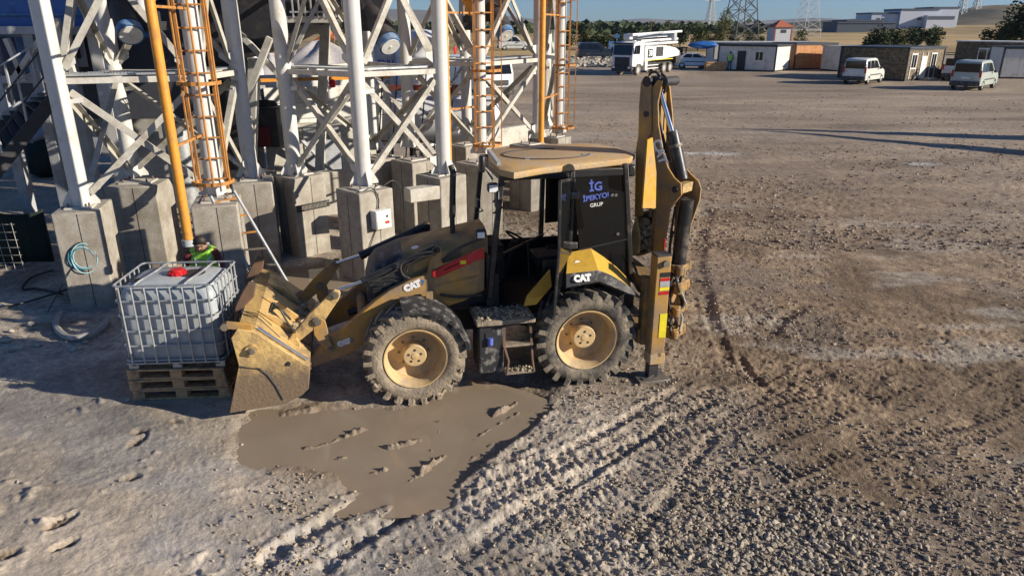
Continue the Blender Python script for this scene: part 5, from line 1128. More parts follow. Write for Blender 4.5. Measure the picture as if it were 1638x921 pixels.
for k, (px, py, s_) in enumerate(((10,545,.07),(60,552,.05),(18,530,.04),(145,532,.05),(128,545,.05),(118,538,.045),(136,548,.04),(165,520,.05),(50,520,.06),(205,640,.03),(25,558,.09),(120,560,.08))):
    u = G(px,py); tag(lump('stone', (0,0,0), (s_*1.3,s_,s_*.7), MT['rock'], k, 6, amp=.3), STN[k], 'stone', 'stones on the shaded ground').location = (u.x,u.y,s_*.3)
# brick-red scrap on the first block
# water tanks
def vtank(px, y, r, ztop, label, text=None):
    c = D(px, 100, y); o = thing('water_tank', label, 'water tank', (c.x, y, 0)); z0 = .9; P = [(z0,.001),(z0,r)]
    k = z0
    while k < ztop-.5: P += [(k+.05,r),(k+.08,r-.02),(k+.30,r-.02),(k+.33,r)]; k += .36
    P += [(ztop-.25,r),(ztop-.05,r*.55),(ztop,.2),(ztop+.02,.001)]
    MB().lathe(P, (0,0,0), (0,0,1), 40).build('tank_shell', MT['tank'], o, smooth=50); MB().cyl((0,0,ztop),(0,0,ztop+.12),.14,n=14).build('blue_lid', MT['blue_print'], o)
    for i in range(3): t = i*2.1+.4; MB().bar((r*.8*math.cos(t),r*.8*math.sin(t),0),(r*.8*math.cos(t),r*.8*math.sin(t),z0),.12).build('stand_leg', MT['dark'], o)
    if text: lettering(text, MT['blue_print'], o, MX((.05,-r-.02,3.55),(1,0,0),(0,0,1)), .26, bold=.01)
vtank(622, 26, .95, 4.45, 'white ribbed water tank with blue lettering, left of two', 'KNU'); vtank(676, 25, .90, 4.62, 'white ribbed water tank without lettering behind the right silo legs')
y = 22.5; a, c = D(578,190,y), D(790,205,y); ht = thing('horizontal_tank', 'long white horizontal tank lying behind the concrete pedestals', 'tank', (a.x, y, 0)); r = .72
MB().lathe([(-.22,.001),(-.18,.4),(0,r),(c.x-a.x,r),(c.x-a.x+.18,.4),(c.x-a.x+.22,.001)], (0,0,2.0), (1,0,0), 40).build('tank_shell', MT['tank'], ht, smooth=40)
for k in (.5,2.6): wbox(ht, 'saddle', (k,0,.75), (.25,1.1,1.5), 'concrete')
MB().bar((-.3,-.3,2.98),(3.4,-.3,2.98),.16).build('red_beam', mat('oxide_red', (.22,.05,.03), .7), ht)
for k in range(7): MB().bar((.1+.42*k,-.95,.2),(.5+.42*k,-.85,3.6),.035).build('black_rail', MT['dark'], ht)
for k in range(5): MB().bar((.2+.5*k,-.9,1.2+.3*(k%3)),(1.2+.5*k,-.9,1.0+.4*(k%2)),.03).build('black_rail', MT['dark'], ht)
# piles of crushed stone
def pile(px, py, w, h, label, seed):
    u = G(px, py); b = MB(); n, m = 40, 14; P = [(0,0,h)]; R = random.Random(seed); ph = [R.random()*6 for _ in range(4)]
    for i in range(1, m+1):
        f = i/m
        for j in range(n):
            t = 2*math.pi*j/n; k = 1+.10*math.sin(3*t+ph[0])+.06*math.sin(7*t+ph[1]); P.append((w*f*k*math.cos(t), w*f*k*math.sin(t), h*max(0,(1-f)**.9)*(1+.05*math.sin(5*t+9*f)) - .03*(i == m)))
    F = [(0,1+j,1+(j+1)%n) for j in range(n)]+[(1+i*n+j,1+i*n+(j+1)%n,1+(i+1)*n+(j+1)%n,1+(i+1)*n+j) for i in range(m-1) for j in range(n)]
    o = b.add(P, F).build('stone_pile', MT['gravel_pile'], smooth=60); o.location = (u.x,u.y,0); return tag(o, label, 'gravel pile')
pile(520,173,7.0,3.95,'grey pile of crushed stone seen between the silo legs',1); pile(440,180,6.0,3.3,'grey stone pile half hidden behind the hopper post',2)
u = D(391,105,30); wt_ = thing('white_hut', 'small white pointed hut behind the silo ladder', 'hut', (u.x,30,0)); wbox(wt_, 'wall', (0,0,1.8),(1.1,1.1,3.6),'tank'); MB().lathe([(0,.78),(.55,.001)],(0,0,3.6),(0,0,1),4).build('roof', MT['tank'], wt_, smooth=0)
oc = thing('orange_conveyor', 'rust orange conveyor arm rising beyond the stone pile', 'conveyor', (0,0,0)); a, c = D(500,76,46), D(531,55,46); MB().bar(a, c, .7, .5).build('conveyor_belt', mat('conveyor_orange', (.45,.12,.03), .7), oc); MB().bar(a, (a.x-.4,46,0), .3).build('prop', MT['rust'], oc); MB().bar(c, (c.x,46,0), .25).build('prop', MT['rust'], oc)
# ------------------------------------------------------------------ the yard's far side: cabins, vehicles, people
def cabin(name, label, a, b_, depth, h, m_front, m_side, roof='trim', doors=(), wins=(), frames=True, panels=6, side_m=None, cat='cabin', roof_th=.12, over=.12):
    a, b_ = Vector(a), Vector(b_); d = b_-a; L = d.length; o = thing(name, label, cat, (a.x, a.y, 0), math.atan2(d.y, d.x), 'site cabins')
    n = panels
    for k in range(n): wbox(o, 'wall_panel', (L*(k+.5)/n, .05, h/2+.1), (L/n-.02, .08, h-.1), m_front)
    nd = max(2, int(depth/1.3))
    for x in (.04, L-.04):
        for k in range(nd): wbox(o, 'wall_panel', (x, .1+(depth-.1)*(k+.5)/nd, h/2+.1), (.08, (depth-.1)/nd-.02, h-.1), m_side)
    wbox(o, 'back_wall', (L/2, depth-.02, h/2+.1), (L-.1,.08,h-.1), m_side)
    wbox(o, 'roof', (L/2, depth/2, h+.12), (L+2*over, depth+2*over, roof_th), roof, bevel=.02); wbox(o, 'floor_frame', (L/2, depth/2, .05), (L-.05, depth-.05, .14), 'trim')
    if frames:
        for x in (0, L): 
            for y in (.0, depth): wbox(o, 'corner_post', (x, y, h/2+.05), (.14,.14,h+.02), 'trim')
        wbox(o, 'fascia', (L/2, -.02, h+.02), (L,.10,.16), 'trim'); wbox(o, 'fascia', (L+.02, depth/2, h+.02), (.10,depth,.16), 'trim')
    for x, w, open_ in doors:
        wbox(o, 'door', (x, -.005, 1.12), (w, .05, 2.0), 'dark' if open_ else 'panel')
    for x, w, z, hh in wins:
        fr = wbox(o, 'window', (x, -.01, z), (w, .06, hh), 'panel')
        for s_ in (-1, 1): wbox(fr, 'pane', (x+s_*w*.24, -.045, z), (w*.40, .012, hh*.82), 'glass_dark')
    return o
c0_, c1_, c2_ = G(1147,112), G(1238,115.5), G(1268,111.5)
cabin('white_site_cabin', 'white site cabin with an open dark door and one window, beside the pump truck', c0_, c1_, 4.4, 2.65, 'cabin', 'cabin', doors=((2.75,.95,True),(1.75,.95,False)), wins=((4.75,.9,1.6,1.05),))
k0 = G(1150,93); cabin('long_white_cabin', 'long low white cabin behind the one with the open door', (c0_.x+1.2, c0_.y+6.5, 0), (c0_.x+13.5, c0_.y+6.0, 0), 4, 2.75, 'cabin', 'cabin', roof='cabin_grey')
cabin('wooden_site_cabin', 'orange brown wood panelled cabin right of the white cabin', G(1269,112), G(1334,110.5), 4.0, 2.75, 'cabin_wood', 'cabin_wood', panels=5)
cabin('grey_site_cabin', 'plain grey cabin behind the silver van', G(1342,115), G(1394,114), 3.2, 2.5, 'cabin_grey', 'cabin_grey', frames=False, roof='cabin_grey')
s0_, s1_, s2_ = G(1396,124), G(1446,130.5), G(1503,125.5)
def stone_mat2():
    m = bpy.data.materials.new('stone_cladding'); m.use_nodes = True; t = m.node_tree; N = t.nodes; L = t.links; p = N['Principled BSDF']; p.inputs['Roughness'].default_value = .8
    tc = N.new('ShaderNodeTexCoord'); v = N.new('ShaderNodeTexVoronoi'); v.inputs['Scale'].default_value = 6; mp = N.new('ShaderNodeMapping'); mp.inputs['Scale'].default_value = (1,1,2); L.new(tc.outputs['Object'], mp.inputs[0]); L.new(mp.outputs[0], v.inputs['Vector'])
    r = N.new('ShaderNodeValToRGB'); r.color_ramp.elements[0].color = (.07,.05,.03,1); r.color_ramp.elements[1].color = (.25,.19,.11,1); s = N.new('ShaderNodeSeparateColor'); L.new(v.outputs['Color'], s.inputs[0]); L.new(s.outputs[0], r.inputs[0]); L.new(r.outputs[0], p.inputs['Base Color']); return m
STONE = stone_mat2()
bc = cabin('stone_clad_cabin', 'brown stone clad cabin with white door and two tall windows, behind the silver van', s1_, s2_, 6.4, 2.75, STONE, STONE, doors=((3.1,.9,False),), wins=((1.15,.95,1.7,1.35),(4.9,.95,1.7,1.35)))
for x in (.65,1.65,2.6,3.6,4.4,5.4): wbox(bc, 'white_trim', (x,-.02,1.3), (.09,.06,2.3), 'panel')
wbox(bc, 'step', (3.1,-.7,.12), (1.6,.8,.2), 'concrete')
# cabins at the right edge
cabin('dark_brick_cabin', 'dark brown cabin with a pale roof edge at the right border', G(1522,112), (54.5,79.5,0), 3.2, 3.0, STONE, STONE, roof='panel', wins=((3.4,1.9,1.6,1.7),), frames=False)
cabin('white_right_cabin', 'white cabin at the right border behind the green van', G(1597,126), (55.5,69.0,0), 3.2, 2.75, 'cabin', 'cabin')
# ---- vehicles
def wheels(o, pts, r, w, m='hose'):
    for x, y in pts:
        q = bpy.data.objects.new('wheel', None); COL.objects.link(q); q.parent = o; q.location = (x, y, r)
        MB().lathe([(-w/2,r*.6),(-w/2,r*.93),(-w/2+.03,r),(w/2-.03,r),(w/2,r*.93),(w/2,r*.6)],(0,0,0),(0,1,0),24,True).build('tyre', MT[m], q, smooth=40)
        b = MB(); b.cyl((0,-w/2+.02,0),(0,w/2-.02,0),r*.62,n=20); b.build('rim', MT['car_silver'] if m == 'hose' else MT['grey_paint'], q)
def car(name, label, loc, rz, body_m, prof, glass, L, Wd, sc=1., group=None, cat='van', wx=(.75,3.4), r=.31, rails=False):
    o = thing(name, label, cat, loc, rz, group); o.scale = (sc,)*3
    ztop = max(p[1] for p in prof); belt = .95
    def fn(a, b_, t):
        k = 1 - .16*max(0, (b_-belt))/(ztop-belt) if b_ > belt else 1
        return (a, t*k, b_)
    b = MB(); n = len(prof); P = []
    lat = [-1,-.94,0,.94,1]
    for t in lat: P += [fn(a + (.04 if abs(t) == 1 and a < L/2 else (-.04 if abs(t) == 1 else 0)), z, t*Wd/2) for a, z in prof]
    b.add(P, [list(range(n)), list(range(4*n,5*n))[::-1]]+[(i*n+j,(i+1)*n+j,(i+1)*n+(j+1)%n,i*n+(j+1)%n) for i in range(4) for j in range(n)])
    b.build('body', MT[body_m], o, smooth=35, bevel=.02)
    for k, g in enumerate(glass):
        for s_ in (-1, 1):
            b = MB(); Q = [fn(a, z, s_*(Wd/2+.006)) for a, z in g]; b.add(Q, [list(range(len(g)))]); b.build('side_window', MT['glass_dark'], o, smooth=0)
    b = MB(); b.box((-.012,0,1.38),(.03,Wd*.80,.52)); b.build('rear_window', MT['glass_dark'], o); b = MB(); b.box((-.03,0,.42),(.12,Wd*.98,.30)); b.build('bumper', MT['plastic'], o, bevel=.03); b = MB(); b.box((L+.0,0,.42),(.12,Wd*.96,.30)); b.build('bumper', MT['plastic'], o, bevel=.03)
    b = MB(); b.box((-.03,0,.78),(.02,.5,.12)); b.build('number_plate', MT['white'], o)
    for s_ in (-1, 1):
        MB().box((-.015,s_*Wd*.455,1.02),(.06,.13,.42)).build('tail_lamp', MT['tail'], o, bevel=.01); MB().box((L-.06,s_*Wd*.40,.78),(.14,.24,.18)).build('headlamp', MT['headlamp'], o, bevel=.02); MB().box((L*.66,s_*(Wd/2+.08),1.10),(.12,.16,.15)).build('mirror', MT['plastic'], o, bevel=.02)
        MB().box((L*.5,s_*(Wd/2+.005),.66),(L*.55,.02,.07)).build('side_strip', MT['plastic'], o)
    wheels(o, [(x, s_*(Wd/2-.10)) for x in wx for s_ in (-1,1)], r, .2)
    return o
VAN = [(.0,.30),(.0,1.05),(.08,1.72),(.20,1.80),(1.9,1.83),(2.35,1.74),(2.95,1.14),(3.75,.98),(3.98,.74),(4.0,.30)]
VG = [[(.22,1.12),(.30,1.62),(.85,1.66),(.85,1.12)],[(.98,1.12),(.98,1.66),(1.62,1.66),(1.62,1.12)],[(1.74,1.12),(1.74,1.66),(2.25,1.62),(2.74,1.12)]]
SAL = [(.0,.30),(.0,.92),(.35,1.02),(.95,1.42),(1.2,1.46),(2.2,1.46),(3.0,1.02),(4.1,.88),(4.3,.66),(4.3,.30)]
SG = [[(.75,1.05),(1.1,1.38),(1.65,1.39),(1.65,1.05)],[(1.75,1.05),(1.75,1.39),(2.15,1.37),(2.75,1.05)]]
v = G(1384,137); car('silver_van', 'silver white van with a dark rear window parked before the stone clad cabin', (v.x-.6, v.y+1.1, 0), math.radians(46), 'van', VAN, VG, 4.0, 1.7, 1.17, 'vehicles parked by the cabins')
v = G(1572,147); car('pale_green_van', 'pale green van at the far right with a dark rear window', (v.x-.8, v.y+1.2, 0), math.radians(44), 'van_green', VAN, VG, 4.0, 1.75, 1.22, 'vehicles parked by the cabins')
v = G(1533,131); car('silver_hatchback', 'silver car half hidden behind the pale green van', (v.x-.2, v.y+.6, 0), math.radians(50), 'car_silver', SAL, SG, 4.3, 1.7, 1.2, 'vehicles parked by the cabins', 'car')
v = G(1110,110); car('white_car', 'white saloon car parked behind the pump truck', (v.x-2.2, v.y+1.0, 0), math.radians(-10), 'car_white', SAL, SG, 4.3, 1.7, 1.2, None, 'car')
v = G(923,95); car('black_off_roader', 'black off-road car on the rubble road beside the farthest silo', (v.x, v.y, 0), math.radians(4), 'car_black', [(.0,.34),(.0,1.05),(.15,1.75),(.4,1.84),(2.5,1.84),(3.2,1.2),(4.4,1.08),(4.55,.8),(4.55,.34)], VG, 4.55, 1.85, 1.3, None, 'car', r=.38)
# ---- concrete pump truck
f0, f1 = G(1021,121), G(1079,115); dr = (f0-f1); ang = math.atan2(dr.y, dr.x); S_ = 1.08
pt = thing('concrete_pump_truck', 'white concrete pump truck with its boom folded on top, number 38 on its side', 'pump truck', (f0.x, f0.y, 0), ang); pt.scale = (.94,)*3; ux, uy = V(math.cos(ang), math.sin(ang), 0), V(-math.sin(ang), math.cos(ang), 0)
# local: +x towards the cab front, near side at y=0 (camera side = +y after turning); width runs to -y
WD = 2.5
def side_prism(o, name, poly, y0, y1, m, bevel=.02): return MB().prism(poly, y0, y1, XZ).build(name, MT[m] if isinstance(m, str) else m, o, bevel=bevel)
cabp = [(-1.0,1.0),(-1.0,3.35),(-.6,3.5),(.8,3.45),(1.25,3.2),(1.45,2.0),(1.45,.95),(.55,.9),(.45,1.15),(-.4,1.15),(-.55,.95)]
cb_ = side_prism(pt, 'cab', cabp, -WD, 0, 'truck', .06)
MB().add([(1.33,-WD+.12,3.12),(1.33,-.12,3.12),(1.485,-.12,2.1),(1.485,-WD+.12,2.1)],[(0,1,2,3)]).build('windscreen', MT['glass_dark'], cb_, smooth=0)
MB().add([(-.1,.01,3.1),(1.0,.01,3.05),(1.25,.01,2.2),(-.1,.01,2.2)],[(0,1,2,3)]).build('side_window', MT['glass_dark'], cb_, smooth=0)
wbox(cb_, 'grille', (1.48,-WD/2,1.45), (.06,WD*.72,.9), 'dark'); wbox(cb_, 'bumper', (1.45,-WD/2,.72), (.25,WD,.55), 'dark', bevel=.04); wbox(cb_, 'sun_visor', (1.35,-WD/2,3.28), (.25,WD*.95,.14), 'dark')
for s_ in (-.28,-WD+.28): wbox(cb_, 'headlamp', (1.56,s_,.85), (.05,.34,.2), 'headlamp')
for y_ in (.18,-WD-.18): wbox(cb_, 'mirror', (1.2,y_,2.6), (.12,.2,.6), 'dark', bevel=.03)
MB().cyl((.55,.005,1.75),(.55,.02,1.75),.06,n=10).build('door_handle', MT['dark'], cb_)
wbox(pt, 'frame_rail', (-4.5,-WD/2,1.0), (9.5,1.0,.3), 'dark')
side_prism(pt, 'pump_housing', [(-1.3,1.35),(-1.3,2.95),(-6.2,2.95),(-8.6,2.65),(-9.6,2.3),(-9.6,1.8),(-6,1.55)], -WD, -.03, 'truck')
wbox(pt, 'number_panel', (-2.45,.0,2.2), (1.1,.04,.9), 'dark'); wbox(pt, 'dark_panel', (-4.6,.0,2.35), (1.6,.04,1.0), 'dark')
lettering('38', MT['white'], pt, MX((-2.45,.03,2.2),(-1,0,0),(0,0,1)), .85, bold=.02)
wbox(pt, 'yellow_strip', (-4.7,-.0,1.5), (6.4,.05,.08), 'yellow_print'); wbox(pt, 'steel_guard', (-3.2,-.05,.95), (2.6,.06,.10), 'truck'); wbox(pt, 'steel_guard', (-3.2,-.05,.62), (2.6,.06,.10), 'truck'); wbox(pt, 'tool_locker', (-1.75,-.3,.95), (.5,.5,1.0), 'truck'); wbox(pt, 'dark_locker', (-3.2,-.5,.9), (2.4,.5,.7), 'dark')
wheels(pt, [(x,y_) for x in (0,-6.0,-7.5) for y_ in (-.2,-WD+.2)], .56, .34, 'tyre')
wbox(pt, 'rear_hopper', (-9.9,-WD/2,1.5), (1.3,2.0,1.2), 'dark', bevel=.05)
for k, (z0, z1, x0_, x1_) in enumerate(((3.15,3.25,-1.0,-8.8),(3.45,3.62,-.4,-9.6),(3.85,4.0,.3,-9.9),(4.15,4.45,.9,-9.6))):
    x1_ *= 1.12; MB().bar((x0_,-.6-.45*(k%3),z0),(x1_,-.6-.45*(k%3),z1),.34,.24,up=(0,0,1)).build('boom_section', MT['truck'], pt, bevel=.03)
    MB().cyl((x0_-.8,-.35-.45*(k%3),z0-.14),(x1_*.55,-.35-.45*(k%3),z1-.10),.07,n=10).build('boom_pipe', MT['grey_paint'], pt)
wbox(pt, 'boom_knuckle', (.5,-1.2,3.95), (.8,.8,.6), 'truck', bevel=.1); wbox(pt, 'boom_knuckle', (-9.4,-1.1,3.85), (.7,1.1,.9), 'grey_paint', bevel=.1); wbox(pt, 'boom_turret', (-1.2,-1.25,3.2), (.9,1.0,.9), 'dark', bevel=.05)
# truck cab seen between the silo legs
u = G(797,163); o = thing('white_truck', 'white lorry facing the camera, seen between the right silo legs', 'truck', (u.x, u.y, 0), math.radians(-60)); tp_ = side_prism(o, 'cab', [(-1.7,.7),(-1.7,2.55),(-1.4,2.7),(-.3,2.65),(.05,1.8),(.05,.7)], -1.15, 1.15, 'truck', .05)
MB().add([(-.22,-1.0,2.5),(-.22,1.0,2.5),(.075,1.0,1.75),(.075,-1.0,1.75)],[(0,1,2,3)]).build('windscreen', MT['glass_dark'], tp_, smooth=0); wbox(tp_, 'bumper', (.05,0,.7), (.2,2.3,.5), 'plastic', bevel=.04); wbox(tp_, 'grille', (.07,0,1.2), (.05,1.5,.35), 'dark'); wbox(o, 'cargo_body', (-4.6,0,1.8), (5.5,2.3,1.9), 'truck'); wheels(o, [(-.9,-1.0),(-.9,1.0),(-5.2,-1.0),(-5.2,1.0)], .48, .3)
for px, py, lab in ((797,81,'small white van far out on the plain behind the silos'),(408,69,'tiny white lorry far out on the plain, left of the stone piles')):
    u = G(px,py); car('distant_van', lab, (u.x,u.y,0), .1, 'van', VAN, VG, 4.0, 1.8, 1.6)
# ---- people
def human(name, label, loc, rz, joints, cloth, legs_m, sc=1., hair=True, vest=None, low=False):
    # joints: skin-modifier skeleton, all in one continuous body
    o = thing(name, label, 'person', loc, rz); o.scale = (sc,)*3
    names = [k for k in joints if k != 'face']; idx = {k:i for i,k in enumerate(names)}
    edges = [('pelvis','waist'),('waist','chest'),('chest','neck'),('neck','head'),('head','crown'),('chest','sl'),('sl','el'),('el','wl'),('wl','hl'),('chest','sr'),('sr','er'),('er','wr'),('wr','hr'),('pelvis','kl0'),('kl0','kl'),('kl','al'),('al','tl'),('pelvis','kr0'),('kr0','kr'),('kr','ar'),('ar','tr')]
    rad = dict(pelvis=.15,waist=.14,chest=.165,neck=.06,head=.095,crown=.075,sl=.075,el=.048,wl=.034,hl=.036,sr=.075,er=.048,wr=.034,hr=.036,kl0=.10,kl=.065,al=.045,tl=.045,kr0=.10,kr=.065,ar=.045,tr=.045)
    me = bpy.data.meshes.new('body'); me.from_pydata([joints[k] for k in names], [(idx[a], idx[b_]) for a, b_ in edges], []); b = bpy.data.objects.new('body', me); COL.objects.link(b); b.parent = o
    sk_ = b.modifiers.new('skin','SKIN'); 
    for k, v_ in zip(names, me.skin_vertices[0].data): v_.radius = (rad[k],)*2; v_.use_root = k == 'pelvis'
    sb = b.modifiers.new('sub','SUBSURF'); sb.levels = 2; sb.render_levels = 2
    bpy.context.view_layer.update(); m2 = bpy.data.meshes.new_from_object(b.evaluated_get(bpy.context.evaluated_depsgraph_get()))
    b.modifiers.clear(); b.data = m2; m2.name = 'body'; m2.materials.clear()
    for m in (MT['skin'], cloth, legs_m, vest or cloth): m2.materials.append(m)
    J = {k: Vector(p) for k, p in joints.items()}
    segs = [(0,'neck','head'),(0,'head','crown'),(1,'pelvis','waist'),(3,'waist','chest'),(3,'chest','neck'),(1,'sl','el'),(1,'el','wl'),(0,'wl','hl'),(1,'sr','er'),(1,'er','wr'),(0,'wr','hr'),(3,'chest','sl'),(3,'chest','sr'),(2,'pelvis','kl0'),(2,'kl0','kl'),(2,'kl','al'),(2,'pelvis','kr0'),(2,'kr0','kr'),(2,'kr','ar'),(2,'al','tl'),(2,'ar','tr')]
    for f in m2.polygons:
        c = f.center; best = min(segs, key=lambda s: _segd(c, J[s[1]], J[s[2]])); f.material_index = best[0]; f.use_smooth = True
    h, cr = J['head'], J['crown']; up = (cr-J['neck']).normalized(); fw = Vector(joints['face']).normalized() if 'face' in joints else V(1,0,0)
    fw = (fw - up*fw.dot(up)).normalized(); sd = up.cross(fw)
    if hair:
        hb_ = MB(); P = []; n = 14
        for i in range(8):
            v_ = math.pi*.62*i/7
            for j in range(n):
                u_ = 2*math.pi*j/n; d = up*math.cos(v_)+(fw*math.cos(u_)+sd*math.sin(u_))*math.sin(v_); front = max(0, math.cos(u_))*math.sin(v_); k = .106 - .03*front
                P.append(h + up*.05 - fw*.012 + d*k)
        hb_.add(P, [(i*n+j,i*n+(j+1)%n,(i+1)*n+(j+1)%n,(i+1)*n+j) for i in range(7) for j in range(n)]); hb_.build('hair', MT['hair'], o, smooth=60)
    fb = h + up*.03
    MB().lathe([(0,.018),(.028,.008),(.034,.001)], fb+fw*.088-up*.015, fw-up*.25, 10).build('nose', MT['skin'], o)
    for s_ in (-1,1):
        MB().lathe([(-.012,.001),(0,.014),(.012,.001)], fb+fw*.088+sd*.034*s_+up*.018, fw, 8).build('eye', MT['dark_print'], o); MB().lathe([(-.03,.001),(0,.014),(.03,.001)], fb+sd*.100*s_-up*.005, up, 8).build('ear', MT['skin'], o)
        MB().bar(fb+fw*.094+sd*.052*s_+up*.038, fb+fw*.10+sd*.018*s_+up*.038, .01).build('eyebrow', MT['hair'], o)
    MB().bar(fb+fw*.088-sd*.026-up*.058, fb+fw*.088+sd*.026-up*.058, .012).build('mouth', MT['maroon'], o)
    if not low:
        for w_, hd in (('wl','hl'),('wr','hr')):
            d = (J[hd]-J[w_]).normalized(); x = d.cross(V(0,0,1)); x = x.normalized() if x.length > .05 else V(1,0,0)
            for k in range(4):
                L_ = (.075,.085,.08,.06)[k]; p = J[hd]+d*.03+x*(.024*(k-1.5)); MB().tube([p, p+d*L_*.5, p+d*L_*.85-V(0,0,.02), p+d*L_-V(0,0,.045)], .0085, 7).build('finger', MT['skin'], o)
            MB().tube([J[hd]+x*.03, J[hd]+x*.055+d*.025, J[hd]+x*.055+d*.055], .0095, 7).build('thumb', MT['skin'], o)
    if vest:
        ax_ = (J['chest']-J['pelvis']).normalized(); sh = (J['sr']-J['sl']).normalized(); ft = sh.cross(ax_)
        P = []; n = 20; ln = (J['chest']-J['pelvis']).length
        for t, rx, ry in ((-.02,.205,.185),(.45,.20,.185),(.85,.255,.215),(1.06,.255,.21),(1.2,.19,.175),(1.3,.10,.12)):
            for j in range(n): q = 2*math.pi*j/n; P.append(J['pelvis']+ax_*ln*t+sh*math.cos(q)*rx+ft*math.sin(q)*ry)
        b2 = MB(); b2.add(P, [(i*n+j,i*n+(j+1)%n,(i+1)*n+(j+1)%n,(i+1)*n+j) for i in range(5) for j in range(n)]); vv = b2.build('safety_vest', vest, o, smooth=60)
        for t in (.30,.62):
            P = []
            for dt in (-.04,.04):
                for j in range(n): q = 2*math.pi*j/n; P.append(J['pelvis']+ax_*ln*(t+dt)+sh*math.cos(q)*.209+ft*math.sin(q)*.182)
            MB().add(P, [(j,(j+1)%n,n+(j+1)%n,n+j) for j in range(n)]).build('reflective_band', MT['reflect'], vv)
        for s_ in (-.09,.09):
            P = [J['pelvis']+ax_*ln*t+sh*(s_)+ft*f_ for t, f_ in ((.45,.19),(.85,.21),(1.06,.205),(1.2,.18),(1.3,.05),(1.2,-.175),(.85,-.21))]
            b2 = MB()
            for p, q in zip(P[:-1],P[1:]): b2.bar(p, q, .05, .012)
            b2.build('reflective_band', MT['reflect'], vv)
    return o
def _segd(c, a, b_):
    d = b_-a; t = max(0, min(1, (c-a).dot(d)/max(d.length_squared, 1e-9))); return (c-a-d*t).length
STAND = dict(pelvis=(0,0,.93),waist=(.0,0,1.08),chest=(.01,0,1.33),neck=(.01,0,1.50),head=(.03,0,1.62),crown=(.03,0,1.72),sl=(0,.19,1.42),el=(.02,.25,1.14),wl=(.12,.24,.92),hl=(.15,.24,.84),sr=(0,-.19,1.42),er=(.02,-.25,1.14),wr=(.12,-.24,.92),hr=(.15,-.24,.84),kl0=(.0,.10,.84),kl=(.02,.11,.48),al=(.0,.12,.08),tl=(.14,.13,.04),kr0=(.0,-.10,.84),kr=(.02,-.11,.48),ar=(.0,-.12,.08),tr=(.14,-.13,.04),face=(1,0,0))
BEND = dict(pelvis=(-.42,0,.60),waist=(-.30,0,.76),chest=(-.12,0,.98),neck=(-.01,0,1.12),head=(.06,0,1.22),crown=(.10,0,1.315),sl=(-.08,.20,1.06),el=(.14,.27,.86),wl=(.30,.16,.72),hl=(.37,.13,.67),sr=(-.08,-.20,1.06),er=(.14,-.27,.86),wr=(.30,-.14,.70),hr=(.37,-.11,.65),kl0=(-.34,.11,.57),kl=(-.02,.16,.50),al=(-.22,.15,.09),tl=(-.08,.16,.04),kr0=(-.34,-.11,.57),kr=(-.02,-.16,.50),ar=(-.22,-.15,.09),tr=(-.08,-.16,.04),face=(.85,-.1,-.55))
hd = D(319,397,10.75)
lift = hd.z-1.175
BEND = {k: (v if k == 'face' else (v[0], v[1], v[2]+lift)) for k, v in BEND.items()}
for a, sy in (('l',1),('r',-1)): BEND.update({'k'+a+'0': (-.36,.11*sy,.80), 'k'+a: (-.16,.16*sy,.48), 'a'+a: (-.34,.15*sy,.09), 't'+a: (-.20,.16*sy,.05)})
human('person', 'person in a lime safety vest bending over behind the caged water tank', (hd.x-.02, hd.y+.10, 0), math.radians(-70), BEND, MT['maroon'], MT['jeans'], vest=MT['vest'])
u = G(1166,113); human('person', 'person in a green safety vest standing by the white cabin door', (u.x, u.y, 0), math.radians(80), STAND, MT['jeans'], MT['jeans'], 1.15, vest=MT['vest'], low=True)
u = G(728,93); human('person', 'person in red clothes far off between the silo legs', (u.x, u.y, 0), math.radians(-60), STAND, MT['red_cloth'], MT['red_cloth'], 1.1, low=True)
# ---- odds and ends by the cabins
u = G(1248,113); ch = thing('stacked_garden_chairs', 'dark chair standing at the end wall of the white cabin', 'chair', (u.x-.2,u.y-.8,0), .5)
for x in (-.25,.25):
    for y_ in (-.25,.25): MB().bar((x,y_,0),(x*.9,y_*.9,.48),.05).build('leg', MT['dark'], ch)
wbox(ch,'seat',(0,0,.5),(.56,.56,.06),'dark'); wbox(ch,'backrest',(0,.26,.85),(.56,.06,.7),'dark')
for px,m,lab in ((1121,'panel','pale barrel standing behind the pump truck'),(1126,'blue_print','blue barrel standing behind the pump truck')): u = G(px,109); o = thing('barrel', lab, 'barrel', (u.x,u.y,0), 0, 'barrels behind the pump truck'); MB().lathe([(0,.001),(0,.3),(.3,.33),(.6,.33),(.95,.3),(.95,.001)],(0,0,.01),(0,0,1),18).build('drum', MT[m], o); MB().cyl((0,0,.95),(0,0,.99),.25).build('drum_lid', MT[m], o)
u = G(1150,113); o = thing('wooden_bench_crate', 'brown wooden crate standing left of the cabin door', 'crate', (u.x-.6,u.y-.4,0)); [wbox(o,'slat',(0,-.5,.15+.25*k),(2.2,.06,.2),'wood') for k in range(4)]; wbox(o,'crate_body',(0,0,.5),(2.2,.9,.95),'wood')
u = G(1142,78); tb_ = tag(lump('blue_tarpaulin', (0,0,2.7), (1.7,1.4,.4), MT['tarp'], 4, 12, amp=.15), 'blue tarpaulin stretched over posts left of the white cabin', 'tarpaulin'); tb_.location = (c0_.x-.8, c0_.y+4.0, -.1)
sh_ = thing('dark_lean_to', 'dark open lean-to with clutter behind the pump truck', 'shelter', (c0_.x-5.5, c0_.y+5, 0)); wbox(sh_,'back',(0,1,1.1),(5.5,.2,2.2),'dark'); wbox(sh_,'roof',(0,0,2.3),(5.8,2.4,.1),'dark'); [wbox(sh_,'post',(x,-1,1.15),(.12,.12,2.3),'rust') for x in (-2.7,0,2.7)]
